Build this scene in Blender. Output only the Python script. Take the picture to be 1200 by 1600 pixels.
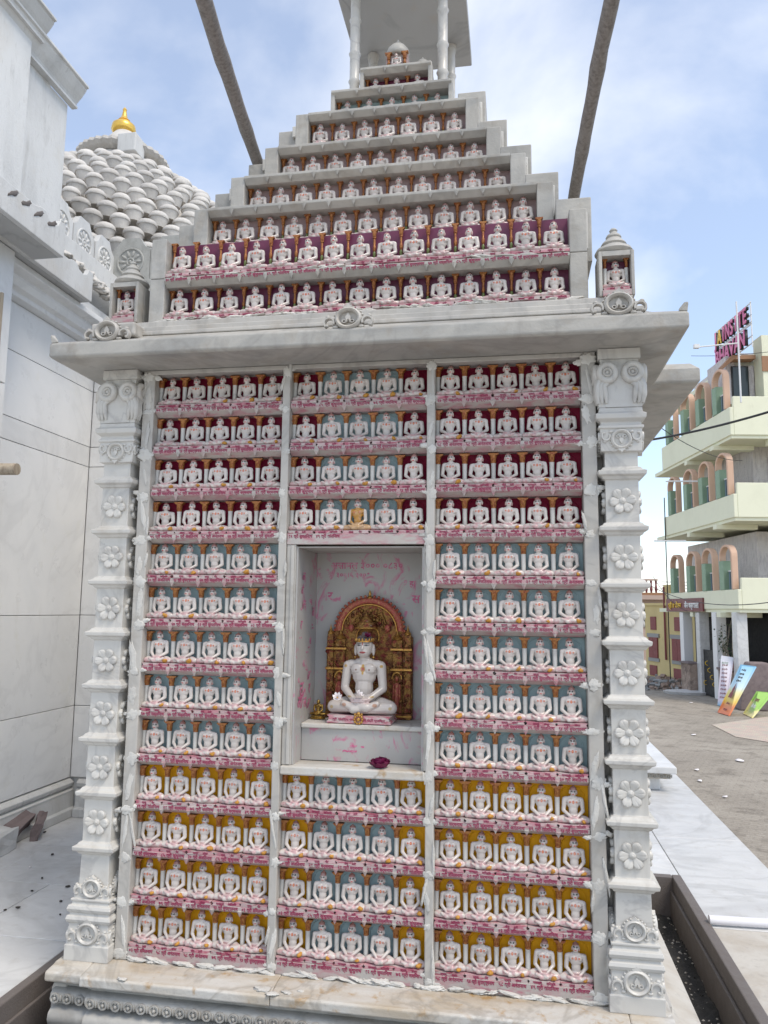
import bpy, bmesh, math, random
import numpy as np
from mathutils import Vector, Matrix, noise as mnoise

S = bpy.context.scene
COL = S.collection
for o in list(bpy.data.objects):
    bpy.data.objects.remove(o)

# ------------------------------------------------------------------ camera
YAW, PITCH, ROLL = -0.170152, 0.126422, 0.011707
CAM = np.array([1.49372, -2.96192, 1.34030])
FPX = 1200.0            # focal length in pixels of the 1200 x 1600 photograph
_cy, _sy, _cp, _sp = math.cos(YAW), math.sin(YAW), math.cos(PITCH), math.sin(PITCH)
_fw = np.array([_sy*_cp, _cy*_cp, _sp]); _rt = np.array([_cy, -_sy, 0.0]); _up = np.cross(_rt, _fw)
_r2 = math.cos(ROLL)*_rt + math.sin(ROLL)*_up
_u2 = -math.sin(ROLL)*_rt + math.cos(ROLL)*_up
cd = bpy.data.cameras.new('camera'); cam = bpy.data.objects.new('camera', cd); COL.objects.link(cam)
cd.sensor_fit = 'HORIZONTAL'; cd.sensor_width = 36.0; cd.lens = 36.0*FPX/1200.0
cd.clip_start = 0.05; cd.clip_end = 2000.0
cam.matrix_world = Matrix(((_r2[0], _u2[0], -_fw[0], CAM[0]), (_r2[1], _u2[1], -_fw[1], CAM[1]),
                           (_r2[2], _u2[2], -_fw[2], CAM[2]), (0, 0, 0, 1)))
S.camera = cam
S.render.resolution_x = 768; S.render.resolution_y = 1024

def px(u, v, axis, val):
    """point where the sight line of photo pixel (u, v) meets the plane axis = val"""
    d = _r2*((u-600)/FPX) + _u2*((800-v)/FPX) + _fw
    t = (val-CAM[axis])/d[axis]
    return Vector(CAM + t*d)

# ------------------------------------------------------------------ sky and sun
SUN_ELEV, SUN_AZ = math.radians(58), math.radians(126)     # azimuth measured clockwise from +Y
w = bpy.data.worlds.new('World'); S.world = w; w.use_nodes = True
nt = w.node_tree; nt.nodes.clear()
out = nt.nodes.new('ShaderNodeOutputWorld'); bg = nt.nodes.new('ShaderNodeBackground')
sky = nt.nodes.new('ShaderNodeTexSky'); sky.sky_type = 'NISHITA'; sky.sun_disc = False
sky.sun_elevation = SUN_ELEV; sky.sun_rotation = SUN_AZ
sky.air_density = 1.0; sky.dust_density = 0.5; sky.ozone_density = 1.4; sky.altitude = 0
tc = nt.nodes.new('ShaderNodeTexCoord')
mp = nt.nodes.new('ShaderNodeMapping'); mp.inputs['Scale'].default_value = (1.0, 1.0, 1.35)
mp.inputs['Location'].default_value = (0.37, 0.12, 0.3)
nz = nt.nodes.new('ShaderNodeTexNoise'); nz.inputs['Scale'].default_value = 2.1
nz.inputs['Detail'].default_value = 7; nz.inputs['Roughness'].default_value = 0.52
nz.inputs['Distortion'].default_value = 0.25
rp = nt.nodes.new('ShaderNodeValToRGB')
rp.color_ramp.elements[0].position = 0.42; rp.color_ramp.elements[0].color = (0.20, 0.20, 0.20, 1)
rp.color_ramp.elements[1].position = 0.70; rp.color_ramp.elements[1].color = (0.95, 0.95, 0.95, 1)
mx = nt.nodes.new('ShaderNodeMix'); mx.data_type = 'RGBA'
mx.inputs[7].default_value = (5.2, 5.25, 5.35, 1)
bg.inputs['Strength'].default_value = 0.145
L = nt.links.new
L(tc.outputs['Generated'], mp.inputs['Vector']); L(mp.outputs[0], nz.inputs['Vector'])
L(nz.outputs['Fac'], rp.inputs[0]); L(rp.outputs[0], mx.inputs[0])
L(sky.outputs[0], mx.inputs[6]); L(mx.outputs[2], bg.inputs[0]); L(bg.outputs[0], out.inputs[0])

sl = bpy.data.lights.new('sun', 'SUN'); sl.energy = 1.5; sl.angle = math.radians(22); sl.color = (1.0, 0.91, 0.77)
so = bpy.data.objects.new('sun', sl); COL.objects.link(so)
sdir = Vector((math.sin(SUN_AZ)*math.cos(SUN_ELEV), math.cos(SUN_AZ)*math.cos(SUN_ELEV), math.sin(SUN_ELEV)))
so.rotation_euler = sdir.to_track_quat('Z', 'Y').to_euler(); so.location = (6, -6, 12)
S.view_settings.view_transform = 'Standard'; S.view_settings.look = 'None'
S.view_settings.exposure = 0.80; S.view_settings.gamma = 1.0
S.view_settings.use_curve_mapping = False

random.seed(7)
R = random.random
def rr(a, b): return a + (b-a)*random.random()

# ------------------------------------------------------------------ materials
def new_mat(name):
    m = bpy.data.materials.new(name); m.use_nodes = True
    nt = m.node_tree; b = nt.nodes['Principled BSDF']
    return m, nt, b

def N(nt, kind, **kw):
    n = nt.nodes.new(kind)
    for k, v in kw.items():
        if k in n.inputs.keys(): n.inputs[k].default_value = v
        else: setattr(n, k, v)
    return n

def noise_fac(nt, vec, scale, lo, hi, detail=5, rough=0.6, dist=0.0):
    n = N(nt, 'ShaderNodeTexNoise', Scale=scale, Detail=detail, Roughness=rough, Distortion=dist)
    nt.links.new(vec, n.inputs['Vector'])
    r = N(nt, 'ShaderNodeMapRange'); r.inputs['From Min'].default_value = lo; r.inputs['From Max'].default_value = hi
    nt.links.new(n.outputs['Fac'], r.inputs['Value'])
    return r.outputs['Result']

def mixc(nt, fac, a, b):
    m = nt.nodes.new('ShaderNodeMix'); m.data_type = 'RGBA'
    for sock, v in ((m.inputs[0], fac), (m.inputs[6], a), (m.inputs[7], b)):
        if hasattr(v, 'links'): nt.links.new(v, sock)
        elif isinstance(v, (int, float)): sock.default_value = v
        else: sock.default_value = (*v, 1) if len(v) == 3 else v
    return m.outputs[2]

def vecsrc(nt, coord='world', scale=(1, 1, 1)):
    if coord == 'world':
        v = nt.nodes.new('ShaderNodeNewGeometry').outputs['Position']
    else:
        v = nt.nodes.new('ShaderNodeTexCoord').outputs['Object']
    if scale != (1, 1, 1):
        m = nt.nodes.new('ShaderNodeMapping'); m.inputs['Scale'].default_value = scale
        nt.links.new(v, m.inputs['Vector']); v = m.outputs[0]
    return v

def bump(nt, b, h, strength=0.2, dist=0.01):
    n = N(nt, 'ShaderNodeBump', Strength=strength, Distance=dist)
    nt.links.new(h, n.inputs['Height']); nt.links.new(n.outputs[0], b.inputs['Normal'])

def surface(name, base, tones=(), rough=0.6, rough_var=0.12, bump_s=0.15, bump_scale=60, bump_d=0.004, scale=(1, 1, 1),
            metal=0.0, coord='world', spec=0.5, vein=None, rnd=0.0):
    """base colour + noise layers [(colour, scale, lo, hi, amount[, stretch])], grain relief and uneven gloss"""
    m, nt, b = new_mat(name); v = vecsrc(nt, coord, scale)
    c = base if not isinstance(base, tuple) else None
    cur = N(nt, 'ShaderNodeRGB'); cur.outputs[0].default_value = (*base, 1); cur = cur.outputs[0]
    for t in tones:
        col, sc, lo, hi, amt = t[:5]
        vv = v if len(t) < 6 else vecsrc(nt, coord, t[5])
        f = noise_fac(nt, vv, sc, lo, hi, dist=t[6] if len(t) > 6 else 0.3)
        k = N(nt, 'ShaderNodeMath', operation='MULTIPLY'); k.inputs[1].default_value = amt
        nt.links.new(f, k.inputs[0])
        cur = mixc(nt, k.outputs[0], cur, col)
    if vein:
        col, sc, wd, amt = vein
        n = N(nt, 'ShaderNodeTexNoise', Scale=sc, Detail=5, Roughness=0.55, Distortion=1.6); nt.links.new(v, n.inputs['Vector'])
        d = N(nt, 'ShaderNodeMath', operation='SUBTRACT'); d.inputs[1].default_value = 0.5; nt.links.new(n.outputs['Fac'], d.inputs[0])
        ab = N(nt, 'ShaderNodeMath', operation='ABSOLUTE'); nt.links.new(d.outputs[0], ab.inputs[0])
        mr = N(nt, 'ShaderNodeMapRange'); mr.inputs['From Min'].default_value = 0.0; mr.inputs['From Max'].default_value = wd
        mr.inputs['To Min'].default_value = amt; mr.inputs['To Max'].default_value = 0.0; nt.links.new(ab.outputs[0], mr.inputs['Value'])
        cur = mixc(nt, mr.outputs['Result'], cur, col)
    if rnd:
        oi = nt.nodes.new('ShaderNodeObjectInfo'); hv = N(nt, 'ShaderNodeHueSaturation'); nt.links.new(cur, hv.inputs['Color'])
        rg = N(nt, 'ShaderNodeMapRange'); rg.inputs['To Min'].default_value = 1-rnd; rg.inputs['To Max'].default_value = 1+rnd*0.6
        nt.links.new(oi.outputs['Random'], rg.inputs['Value']); nt.links.new(rg.outputs['Result'], hv.inputs['Value']); cur = hv.outputs[0]
    nt.links.new(cur, b.inputs['Base Color'])
    rf = noise_fac(nt, v, bump_scale*0.15, 0.3, 0.7)
    r = N(nt, 'ShaderNodeMapRange'); r.inputs['To Min'].default_value = max(0.05, rough-rough_var); r.inputs['To Max'].default_value = min(1, rough+rough_var)
    nt.links.new(rf, r.inputs['Value']); nt.links.new(r.outputs['Result'], b.inputs['Roughness'])
    b.inputs['Metallic'].default_value = metal
    b.inputs['Specular IOR Level'].default_value = spec
    if bump_s:
        h = noise_fac(nt, v, bump_scale, 0.2, 0.8, detail=6)
        bump(nt, b, h, bump_s, bump_d)
    return m

GREY = (0.46, 0.46, 0.47)
M = {}
M['marble'] = surface('marble', (0.47, 0.445, 0.405), [((0.34, 0.33, 0.315), 2.2, 0.46, 0.74, 0.65, (1, 1, 2.2), 1.2),
                      ((0.31, 0.265, 0.21), 6.5, 0.53, 0.74, 0.65), ((0.30, 0.27, 0.23), 14, 0.57, 0.76, 0.45, (1, 1, 0.16)), ((0.40, 0.39, 0.38), 24, 0.62, 0.85, 0.4)], rough=0.5, bump_s=0.12, bump_scale=90, bump_d=0.003, vein=((0.27, 0.26, 0.24), 1.6, 0.035, 0.4), rnd=0.10)
M['marble_pillar'] = surface('marble_pillar', (0.55, 0.53, 0.49), [((0.40, 0.35, 0.29), 7, 0.56, 0.74, 0.5), ((0.31, 0.29, 0.255), 15, 0.57, 0.76, 0.5, (1, 1, 0.15)), ((0.46, 0.46, 0.46), 3.0, 0.45, 0.75, 0.5, (1, 1, 0.6), 0.9),
                      ((0.52, 0.50, 0.47), 30, 0.62, 0.85, 0.35)], rough=0.38, bump_s=0.10, bump_scale=120, bump_d=0.002, vein=((0.30, 0.29, 0.28), 2.0, 0.03, 0.4), rnd=0.06)
M['marble_grimy'] = surface('marble_grimy', (0.55, 0.53, 0.49), [((0.40, 0.31, 0.20), 4.5, 0.42, 0.66, 0.8, (0.5, 1.8, 1)), ((0.36, 0.20, 0.05), 15, 0.57, 0.70, 0.75), ((0.25, 0.20, 0.15), 9, 0.60, 0.75, 0.6),
                      ((0.30, 0.27, 0.24), 40, 0.6, 0.8, 0.5), ((0.72, 0.70, 0.66), 9, 0.55, 0.75, 0.5)], rough=0.6, bump_s=0.3, bump_scale=70, vein=((0.28, 0.25, 0.21), 1.5, 0.03, 0.5), rnd=0.06)
M['marble_tier'] = surface('marble_tier', (0.45, 0.43, 0.39), [((0.23, 0.21, 0.185), 12, 0.56, 0.74, 0.5, (1, 1, 0.16)), ((0.28, 0.28, 0.27), 3.0, 0.42, 0.70, 0.75, (0.7, 1, 1.6), 1.4),
                      ((0.29, 0.24, 0.18), 7, 0.54, 0.74, 0.65), ((0.50, 0.49, 0.47), 14, 0.56, 0.76, 0.5), ((0.33, 0.32, 0.31), 28, 0.62, 0.85, 0.45)], rough=0.58, bump_s=0.2, bump_scale=80, vein=((0.26, 0.25, 0.23), 1.4, 0.035, 0.42), rnd=0.12)
M['marble_pink'] = surface('marble_pink', (0.43, 0.40, 0.37), [((0.42, 0.08, 0.14), 30, 0.47, 0.66, 0.7, (0.5, 1, 1.6)), ((0.43, 0.25, 0.26), 7, 0.43, 0.66, 0.6), ((0.46, 0.40, 0.34), 13, 0.5, 0.75, 0.5),
                      ((0.38, 0.33, 0.30), 40, 0.6, 0.85, 0.4)], rough=0.55, bump_s=0.2, bump_scale=120, rnd=0.12)
M['marble_pedestal'] = surface('marble_pedestal', (0.47, 0.405, 0.38), [((0.34, 0.03, 0.08), 46, 0.46, 0.60, 0.85, (0.45, 1, 1.9)), ((0.52, 0.27, 0.30), 14, 0.43, 0.64, 0.7)],
                      rough=0.55, bump_s=0.2, bump_scale=140, rnd=0.15)
M['niche_marble'] = surface('niche_marble', (0.40, 0.385, 0.365), [((0.28, 0.28, 0.28), 3, 0.45, 0.75, 0.5), ((0.50, 0.10, 0.22), 9.0, 0.56, 0.66, 0.75, (1.3, 1.3, 0.9), 2.0),
                      ((0.45, 0.38, 0.30), 12, 0.58, 0.8, 0.4)], rough=0.4, bump_s=0.1)
M['mortar'] = surface('mortar', (0.58, 0.56, 0.52), [((0.55, 0.55, 0.52), 30, 0.5, 0.75, 0.6), ((0.5, 0.44, 0.36), 12, 0.58, 0.8, 0.5)], rough=0.75, bump_s=0.5, bump_scale=130, bump_d=0.004, rnd=0.12)
M['temple_wall'] = surface('temple_wall', (0.77, 0.77, 0.765), [((0.50, 0.48, 0.44), 11, 0.60, 0.78, 0.35, (1, 1, 0.4)), ((0.64, 0.65, 0.66), 1.6, 0.42, 0.75, 0.55, (1, 1, 1), 1.5), ((0.60, 0.58, 0.48), 5, 0.60, 0.8, 0.35),
                      ((0.46, 0.45, 0.43), 45, 0.66, 0.85, 0.35)], rough=0.35, bump_s=0.06, bump_scale=40, vein=((0.60, 0.60, 0.60), 0.8, 0.03, 0.35), rnd=0.07)
M['temple_rough'] = surface('temple_rough', (0.64, 0.64, 0.63), [((0.36, 0.35, 0.33), 9, 0.56, 0.74, 0.55, (1, 1, 0.2)), ((0.46, 0.46, 0.45), 5, 0.42, 0.72, 0.55, (1, 1, 0.35)), ((0.52, 0.47, 0.39), 3.2, 0.55, 0.8, 0.5),
                      ((0.30, 0.29, 0.27), 42, 0.58, 0.8, 0.45, (1, 1, 0.25))], rough=0.7, bump_s=0.35, bump_scale=70, rnd=0.10)
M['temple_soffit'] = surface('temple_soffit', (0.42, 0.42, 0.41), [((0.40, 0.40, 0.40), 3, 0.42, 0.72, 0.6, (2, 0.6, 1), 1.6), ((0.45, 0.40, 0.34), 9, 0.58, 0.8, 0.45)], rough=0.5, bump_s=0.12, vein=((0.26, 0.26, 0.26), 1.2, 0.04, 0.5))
M['temple_knob'] = surface('temple_knob', (0.57, 0.545, 0.51), [((0.40, 0.37, 0.33), 7, 0.45, 0.75, 0.6), ((0.30, 0.28, 0.25), 30, 0.6, 0.82, 0.45)], rough=0.75, bump_s=0.35, bump_scale=45, bump_d=0.01, rnd=0.18)
M['rosette'] = surface('rosette', (0.40, 0.40, 0.38), [((0.26, 0.26, 0.24), 18, 0.45, 0.7, 0.6)], rough=0.8, bump_s=0.4, bump_scale=70)
M['floor_marble'] = surface('floor_marble', (0.64, 0.64, 0.635), [((0.40, 0.37, 0.33), 13, 0.56, 0.76, 0.5), ((0.48, 0.48, 0.48), 1.8, 0.40, 0.72, 0.6, (1, 2.0, 1), 2.0), ((0.42, 0.39, 0.35), 7, 0.55, 0.8, 0.45),
                      ((0.34, 0.33, 0.31), 34, 0.62, 0.85, 0.4)], rough=0.42, bump_s=0.1, bump_scale=60, vein=((0.42, 0.42, 0.41), 0.9, 0.035, 0.4), rnd=0.10)
M['floor_stained'] = surface('floor_stained', (0.52, 0.49, 0.44), [((0.36, 0.30, 0.23), 6, 0.42, 0.7, 0.6), ((0.28, 0.26, 0.23), 26, 0.55, 0.8, 0.5)], rough=0.7, bump_s=0.3)
M['granite'] = surface('granite', (0.14, 0.12, 0.11), [((0.15, 0.13, 0.12), 120, 0.52, 0.7, 0.6), ((0.17, 0.15, 0.13), 5, 0.5, 0.8, 0.6)], rough=0.65, bump_s=0.35, bump_scale=120)
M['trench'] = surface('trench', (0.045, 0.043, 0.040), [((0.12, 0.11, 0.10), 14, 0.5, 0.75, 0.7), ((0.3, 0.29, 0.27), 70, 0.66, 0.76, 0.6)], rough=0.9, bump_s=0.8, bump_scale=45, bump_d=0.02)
M['gold'] = surface('gold', (0.50, 0.29, 0.075), [((0.36, 0.12, 0.03), 90, 0.45, 0.68, 0.75)], rough=0.36, metal=0.75, bump_s=0.3, bump_scale=220, bump_d=0.002)
M['capital_gold'] = surface('capital_gold', (0.36, 0.15, 0.04), [((0.22, 0.035, 0.022), 170, 0.48, 0.62, 0.8)], rough=0.42, metal=0.35, bump_s=0.3, bump_scale=300, bump_d=0.002)
M['gold_ornament'] = surface('gold_ornament', (0.30, 0.16, 0.045), [((0.09, 0.02, 0.015), 34, 0.46, 0.6, 0.8), ((0.22, 0.03, 0.03), 60, 0.50, 0.62, 0.8), ((0.05, 0.10, 0.05), 75, 0.62, 0.7, 0.5), ((0.62, 0.50, 0.40), 50, 0.64, 0.74, 0.5)],
                      rough=0.30, metal=0.7, bump_s=0.9, bump_scale=110, bump_d=0.004)
M['brass'] = surface('brass', (0.38, 0.24, 0.06), [((0.06, 0.05, 0.03), 60, 0.45, 0.7, 0.7)], rough=0.35, metal=0.9, bump_s=0.3, bump_scale=100)
M['kalash'] = surface('kalash', (0.78, 0.50, 0.10), [((0.5, 0.26, 0.04), 9, 0.5, 0.8, 0.5)], rough=0.32, metal=0.55, bump_s=0.05)
M['maroon'] = surface('maroon', (0.185, 0.003, 0.026), [((0.09, 0.002, 0.015), 40, 0.45, 0.75, 0.6)], spec=0.2, rough=0.6, bump_s=0.1)
M['purple'] = surface('purple', (0.145, 0.022, 0.065), [((0.09, 0.02, 0.045), 30, 0.45, 0.75, 0.6)], rough=0.5, bump_s=0.1)
M['blue'] = surface('blue', (0.35, 0.47, 0.49), [((0.25, 0.36, 0.38), 30, 0.45, 0.75, 0.6)], spec=0.2, rough=0.65, bump_s=0.1)
M['ochre'] = surface('ochre', (0.82, 0.405, 0.012), [((0.62, 0.28, 0.010), 34, 0.45, 0.75, 0.6)], spec=0.2, rough=0.65, bump_s=0.1)
M['greyback'] = surface('greyback', (0.40, 0.29, 0.29), [((0.28, 0.15, 0.16), 30, 0.45, 0.75, 0.6)], rough=0.6, bump_s=0.1)
M['ink'] = surface('ink', (0.27, 0.012, 0.065), [((0.42, 0.10, 0.16), 90, 0.5, 0.75, 0.5)], rough=0.6, bump_s=0)
M['ink_smear'] = surface('ink_smear', (0.50, 0.11, 0.22), [((0.6, 0.4, 0.45), 40, 0.45, 0.65, 0.8)], rough=0.6, bump_s=0)
M['ochre_dab'] = surface('ochre_dab', (0.50, 0.24, 0.035), [((0.30, 0.12, 0.02), 120, 0.45, 0.7, 0.7)], rough=0.6, bump_s=0.4, bump_scale=200)
M['rose'] = surface('rose', (0.16, 0.004, 0.055), [((0.05, 0.002, 0.02), 60, 0.45, 0.7, 0.7)], rough=0.55, bump_s=0.2)
M['petal_white'] = surface('petal_white', (0.80, 0.76, 0.76), [((0.7, 0.5, 0.52), 40, 0.5, 0.8, 0.4)], rough=0.5, bump_s=0)
M['wood_pole'] = surface('wood_pole', (0.24, 0.22, 0.205), [((0.10, 0.085, 0.075), 12, 0.42, 0.7, 0.7, (6, 6, 0.7)), ((0.33, 0.31, 0.29), 20, 0.55, 0.78, 0.5, (5, 5, 0.6))], rough=0.85, bump_s=0.5, bump_scale=60, coord='object')
M['wood_raw'] = surface('wood_raw', (0.42, 0.36, 0.28), [((0.17, 0.12, 0.09), 14, 0.45, 0.7, 0.7, (4, 4, 0.6))], rough=0.85, bump_s=0.5)
M['redstone'] = surface('redstone', (0.21, 0.165, 0.16), [((0.12, 0.09, 0.09), 8, 0.45, 0.7, 0.6)], rough=0.85, bump_s=0.5, bump_scale=40)
M['chip'] = surface('chip', (0.05, 0.045, 0.04), rough=0.9, bump_s=0.3)
M['pipe'] = surface('pipe', (0.72, 0.71, 0.74), [((0.5, 0.5, 0.5), 8, 0.5, 0.8, 0.4)], rough=0.35, bump_s=0.03)

def attr_mat(name, rough=0.36):
    m, nt, b = new_mat(name)
    a = N(nt, 'ShaderNodeAttribute', attribute_name='paint')
    v = vecsrc(nt, 'world')
    oi = nt.nodes.new('ShaderNodeObjectInfo')
    f = noise_fac(nt, v, 55, 0.42, 0.72)
    k = N(nt, 'ShaderNodeMath', operation='MULTIPLY'); k.inputs[1].default_value = 0.35; nt.links.new(f, k.inputs[0])
    c = mixc(nt, k.outputs[0], a.outputs['Color'], (0.46, 0.40, 0.38))
    hv = N(nt, 'ShaderNodeHueSaturation'); nt.links.new(c, hv.inputs['Color'])
    rg = N(nt, 'ShaderNodeMapRange'); rg.inputs['To Min'].default_value = 0.86; rg.inputs['To Max'].default_value = 1.06
    nt.links.new(oi.outputs['Random'], rg.inputs['Value']); nt.links.new(rg.outputs['Result'], hv.inputs['Value'])
    nt.links.new(hv.outputs[0], b.inputs['Base Color'])
    b.inputs['Roughness'].default_value = rough
    return m
M['figure'] = attr_mat('figure', 0.24)
M['idol'] = attr_mat('idol', 0.22)
# ------------------------------------------------------------------ geometry helpers
WLOC = {}
def link(o, parent=None, loc=(0, 0, 0), local=False):
    COL.objects.link(o); loc = Vector(loc)
    if parent is not None:
        o.parent = parent
        o.location = loc if local else loc - WLOC[parent.name]
    else:
        o.location = loc
    WLOC[o.name] = loc
    return o

def tag(o, label=None, cat=None, group=None, kind=None):
    if label: o['label'] = label
    if cat: o['category'] = cat
    if group: o['group'] = group
    if kind: o['kind'] = kind
    return o

def empty(name, loc, rz=0.0):
    o = bpy.data.objects.new(name, None); o.empty_display_size = 0.1
    link(o, None, loc); o.rotation_euler.z = rz
    return o

class MB:
    def __init__(s): s.v = []; s.f = []; s.m = []
    def add(s, vs, fs, mi=0):
        n = len(s.v); s.v += [tuple(p) for p in vs]
        for f in fs: s.f.append(tuple(n+i for i in f)); s.m.append(mi)
        return s
    def box(s, x0, x1, y0, y1, z0, z1, mi=0, mat=None):
        vs = [Vector(p) for p in ((x0,y0,z0),(x1,y0,z0),(x1,y1,z0),(x0,y1,z0),(x0,y0,z1),(x1,y0,z1),(x1,y1,z1),(x0,y1,z1))]
        if mat is not None: vs = [mat @ p for p in vs]
        return s.add(vs, [(3,2,1,0),(4,5,6,7),(0,1,5,4),(1,2,6,5),(2,3,7,6),(3,0,4,7)], mi)
    def prism(s, poly, axis, a, b, mi=0):
        """extrude a polygon of the two other axes (in x,y,z order) along axis from a to b"""
        def mk(p, t):
            if axis == 0: return (t, p[0], p[1])
            if axis == 1: return (p[0], t, p[1])
            return (p[0], p[1], t)
        n = len(poly); vs = [mk(p, a) for p in poly]+[mk(p, b) for p in poly]
        fs = [tuple(range(n-1, -1, -1)), tuple(range(n, 2*n))]+[(i, (i+1) % n, n+(i+1) % n, n+i) for i in range(n)]
        return s.add(vs, fs, mi)
    def lathe(s, prof, n=16, c=(0, 0, 0), sx=1, sy=1, mi=0, axis='z', a0=0.0):
        vs = []
        for r, z in prof:
            for k in range(n):
                a = a0+2*math.pi*k/n; x, y = r*math.cos(a)*sx, r*math.sin(a)*sy
                p = (x, y, z) if axis == 'z' else ((x, -z, y) if axis == 'y' else (z, x, y))
                vs.append((p[0]+c[0], p[1]+c[1], p[2]+c[2]))
        fs = []
        m = len(prof)
        for j in range(m-1):
            for k in range(n):
                fs.append((j*n+k, j*n+(k+1) % n, (j+1)*n+(k+1) % n, (j+1)*n+k))
        fs.append(tuple(range(n-1, -1, -1))); fs.append(tuple((m-1)*n+k for k in range(n)))
        return s.add(vs, fs, mi)
    def tube(s, pts, rad, n=8, mi=0, cap=True):
        pts = [Vector(p) for p in pts]; k = len(pts)
        if not hasattr(rad, '__len__'): rad = [rad]*k
        vs = []; u = None
        for i, p in enumerate(pts):
            t = (pts[min(i+1, k-1)]-pts[max(i-1, 0)]).normalized()
            if u is None:
                u = t.orthogonal().normalized()
            else:
                u = (u - t*u.dot(t)).normalized()
            w_ = t.cross(u)
            for j in range(n):
                a = 2*math.pi*j/n; vs.append(p+(u*math.cos(a)+w_*math.sin(a))*rad[i])
        fs = [(i*n+j, i*n+(j+1) % n, (i+1)*n+(j+1) % n, (i+1)*n+j) for i in range(k-1) for j in range(n)]
        if cap: fs += [tuple(range(n-1, -1, -1)), tuple((k-1)*n+j for j in range(n))]
        return s.add(vs, fs, mi)
    def ell(s, c, r, nu=12, nv=8, mi=0, mat=None):
        if not hasattr(r, '__len__'): r = (r, r, r)
        vs = [(0, 0, -1)]
        for j in range(1, nv):
            a = -math.pi/2+math.pi*j/nv
            for i in range(nu):
                b = 2*math.pi*i/nu; vs.append((math.cos(a)*math.cos(b), math.cos(a)*math.sin(b), math.sin(a)))
        vs.append((0, 0, 1)); P = []
        for p in vs:
            q = Vector((p[0]*r[0], p[1]*r[1], p[2]*r[2]))
            if mat is not None: q = mat @ q
            P.append(q+Vector(c))
        fs = [(0, 1+(i+1) % nu, 1+i) for i in range(nu)]
        for j in range(nv-2):
            fs += [(1+j*nu+i, 1+j*nu+(i+1) % nu, 1+(j+1)*nu+(i+1) % nu, 1+(j+1)*nu+i) for i in range(nu)]
        t = len(vs)-1; o = 1+(nv-2)*nu
        fs += [(o+i, o+(i+1) % nu, t) for i in range(nu)]
        return s.add(P, fs, mi)
    def cap(s, p, q, r1, r2, n=12, mi=0):
        p, q = Vector(p), Vector(q); d = (q-p); L_ = d.length; d.normalize()
        pts = []; rad = []
        for a in (-1.0, -0.86, -0.5, 0.0):
            pts.append(p+d*r1*a); rad.append(max(1e-5, r1*math.sqrt(max(0, 1-a*a))))
        for a in (0.0, 0.5, 0.86, 1.0):
            pts.append(q+d*r2*a); rad.append(max(1e-5, r2*math.sqrt(max(0, 1-a*a))))
        return s.tube(pts, rad, n, mi)
    def torus(s, c, R_, r, nu=20, nv=8, plane='xz', sx=1, sz=1, a0=0.0, a1=2*math.pi, mi=0, ry=None):
        full = abs(a1-a0-2*math.pi) < 1e-6; m = nu if full else nu+1; vs = []
        ry = r if ry is None else ry
        for i in range(m):
            a = a0+(a1-a0)*i/nu
            for j in range(nv):
                b = 2*math.pi*j/nv; q = R_+r*math.cos(b); x, z, y = q*math.cos(a)*sx, q*math.sin(a)*sz, ry*math.sin(b)
                p = (x, y, z) if plane == 'xz' else (x, z, y)
                vs.append((c[0]+p[0], c[1]+p[1], c[2]+p[2]))
        fs = [(i*nv+j, i*nv+(j+1) % nv, ((i+1) % m)*nv+(j+1) % nv, ((i+1) % m)*nv+j) for i in range(nu if full else nu) for j in range(nv)]
        if not full: fs += [tuple(range(nv)), tuple((m-1)*nv+j for j in range(nv-1, -1, -1))]
        return s.add(vs, fs, mi)
    def rings(s, loops, mi=0, cap=True):
        """stack of equal-length vertex loops"""
        n = len(loops[0]); vs = [p for l in loops for p in l]; fs = []
        for j in range(len(loops)-1):
            fs += [(j*n+i, j*n+(i+1) % n, (j+1)*n+(i+1) % n, (j+1)*n+i) for i in range(n)]
        if cap: fs += [tuple(range(n-1, -1, -1)), tuple((len(loops)-1)*n+i for i in range(n))]
        return s.add(vs, fs, mi)
    def mesh(s, name, mats, smooth=None):
        me = bpy.data.meshes.new(name); me.from_pydata(s.v, [], s.f); me.update()
        bm = bmesh.new(); bm.from_mesh(me); bmesh.ops.recalc_face_normals(bm, faces=bm.faces); bm.to_mesh(me); bm.free()
        if not isinstance(mats, (list, tuple)): mats = [mats]
        for m in mats: me.materials.append(M[m] if isinstance(m, str) else m)
        if len(mats) > 1:
            me.polygons.foreach_set('material_index', s.m)
        if smooth is not None:
            me.polygons.foreach_set('use_smooth', [True]*len(me.polygons))
            if smooth < 180: me.set_sharp_from_angle(angle=math.radians(smooth))
        return me
    def build(s, name, mats, parent=None, loc=(0, 0, 0), smooth=None, bevel=0, local=False, seg=2):
        o = bpy.data.objects.new(name, s.mesh(name, mats, smooth))
        link(o, parent, loc, local)
        if bevel: add_bevel(o, bevel, seg)
        return o

def add_bevel(o, wd, seg=2):
    b = o.modifiers.new('bevel', 'BEVEL'); b.width = wd; b.segments = seg; b.limit_method = 'ANGLE'; b.angle_limit = math.radians(40)
    return o

def inst(name, me, parent=None, loc=(0, 0, 0), rot=None, scale=None, local=False):
    o = bpy.data.objects.new(name, me); link(o, parent, loc, local)
    if rot is not None: o.rotation_euler = rot
    if scale is not None: o.scale = scale if hasattr(scale, '__len__') else (scale,)*3
    return o

def rect(x0, x1, y0, y1, z): return [(x0, y0, z), (x1, y0, z), (x1, y1, z), (x0, y1, z)]

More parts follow.
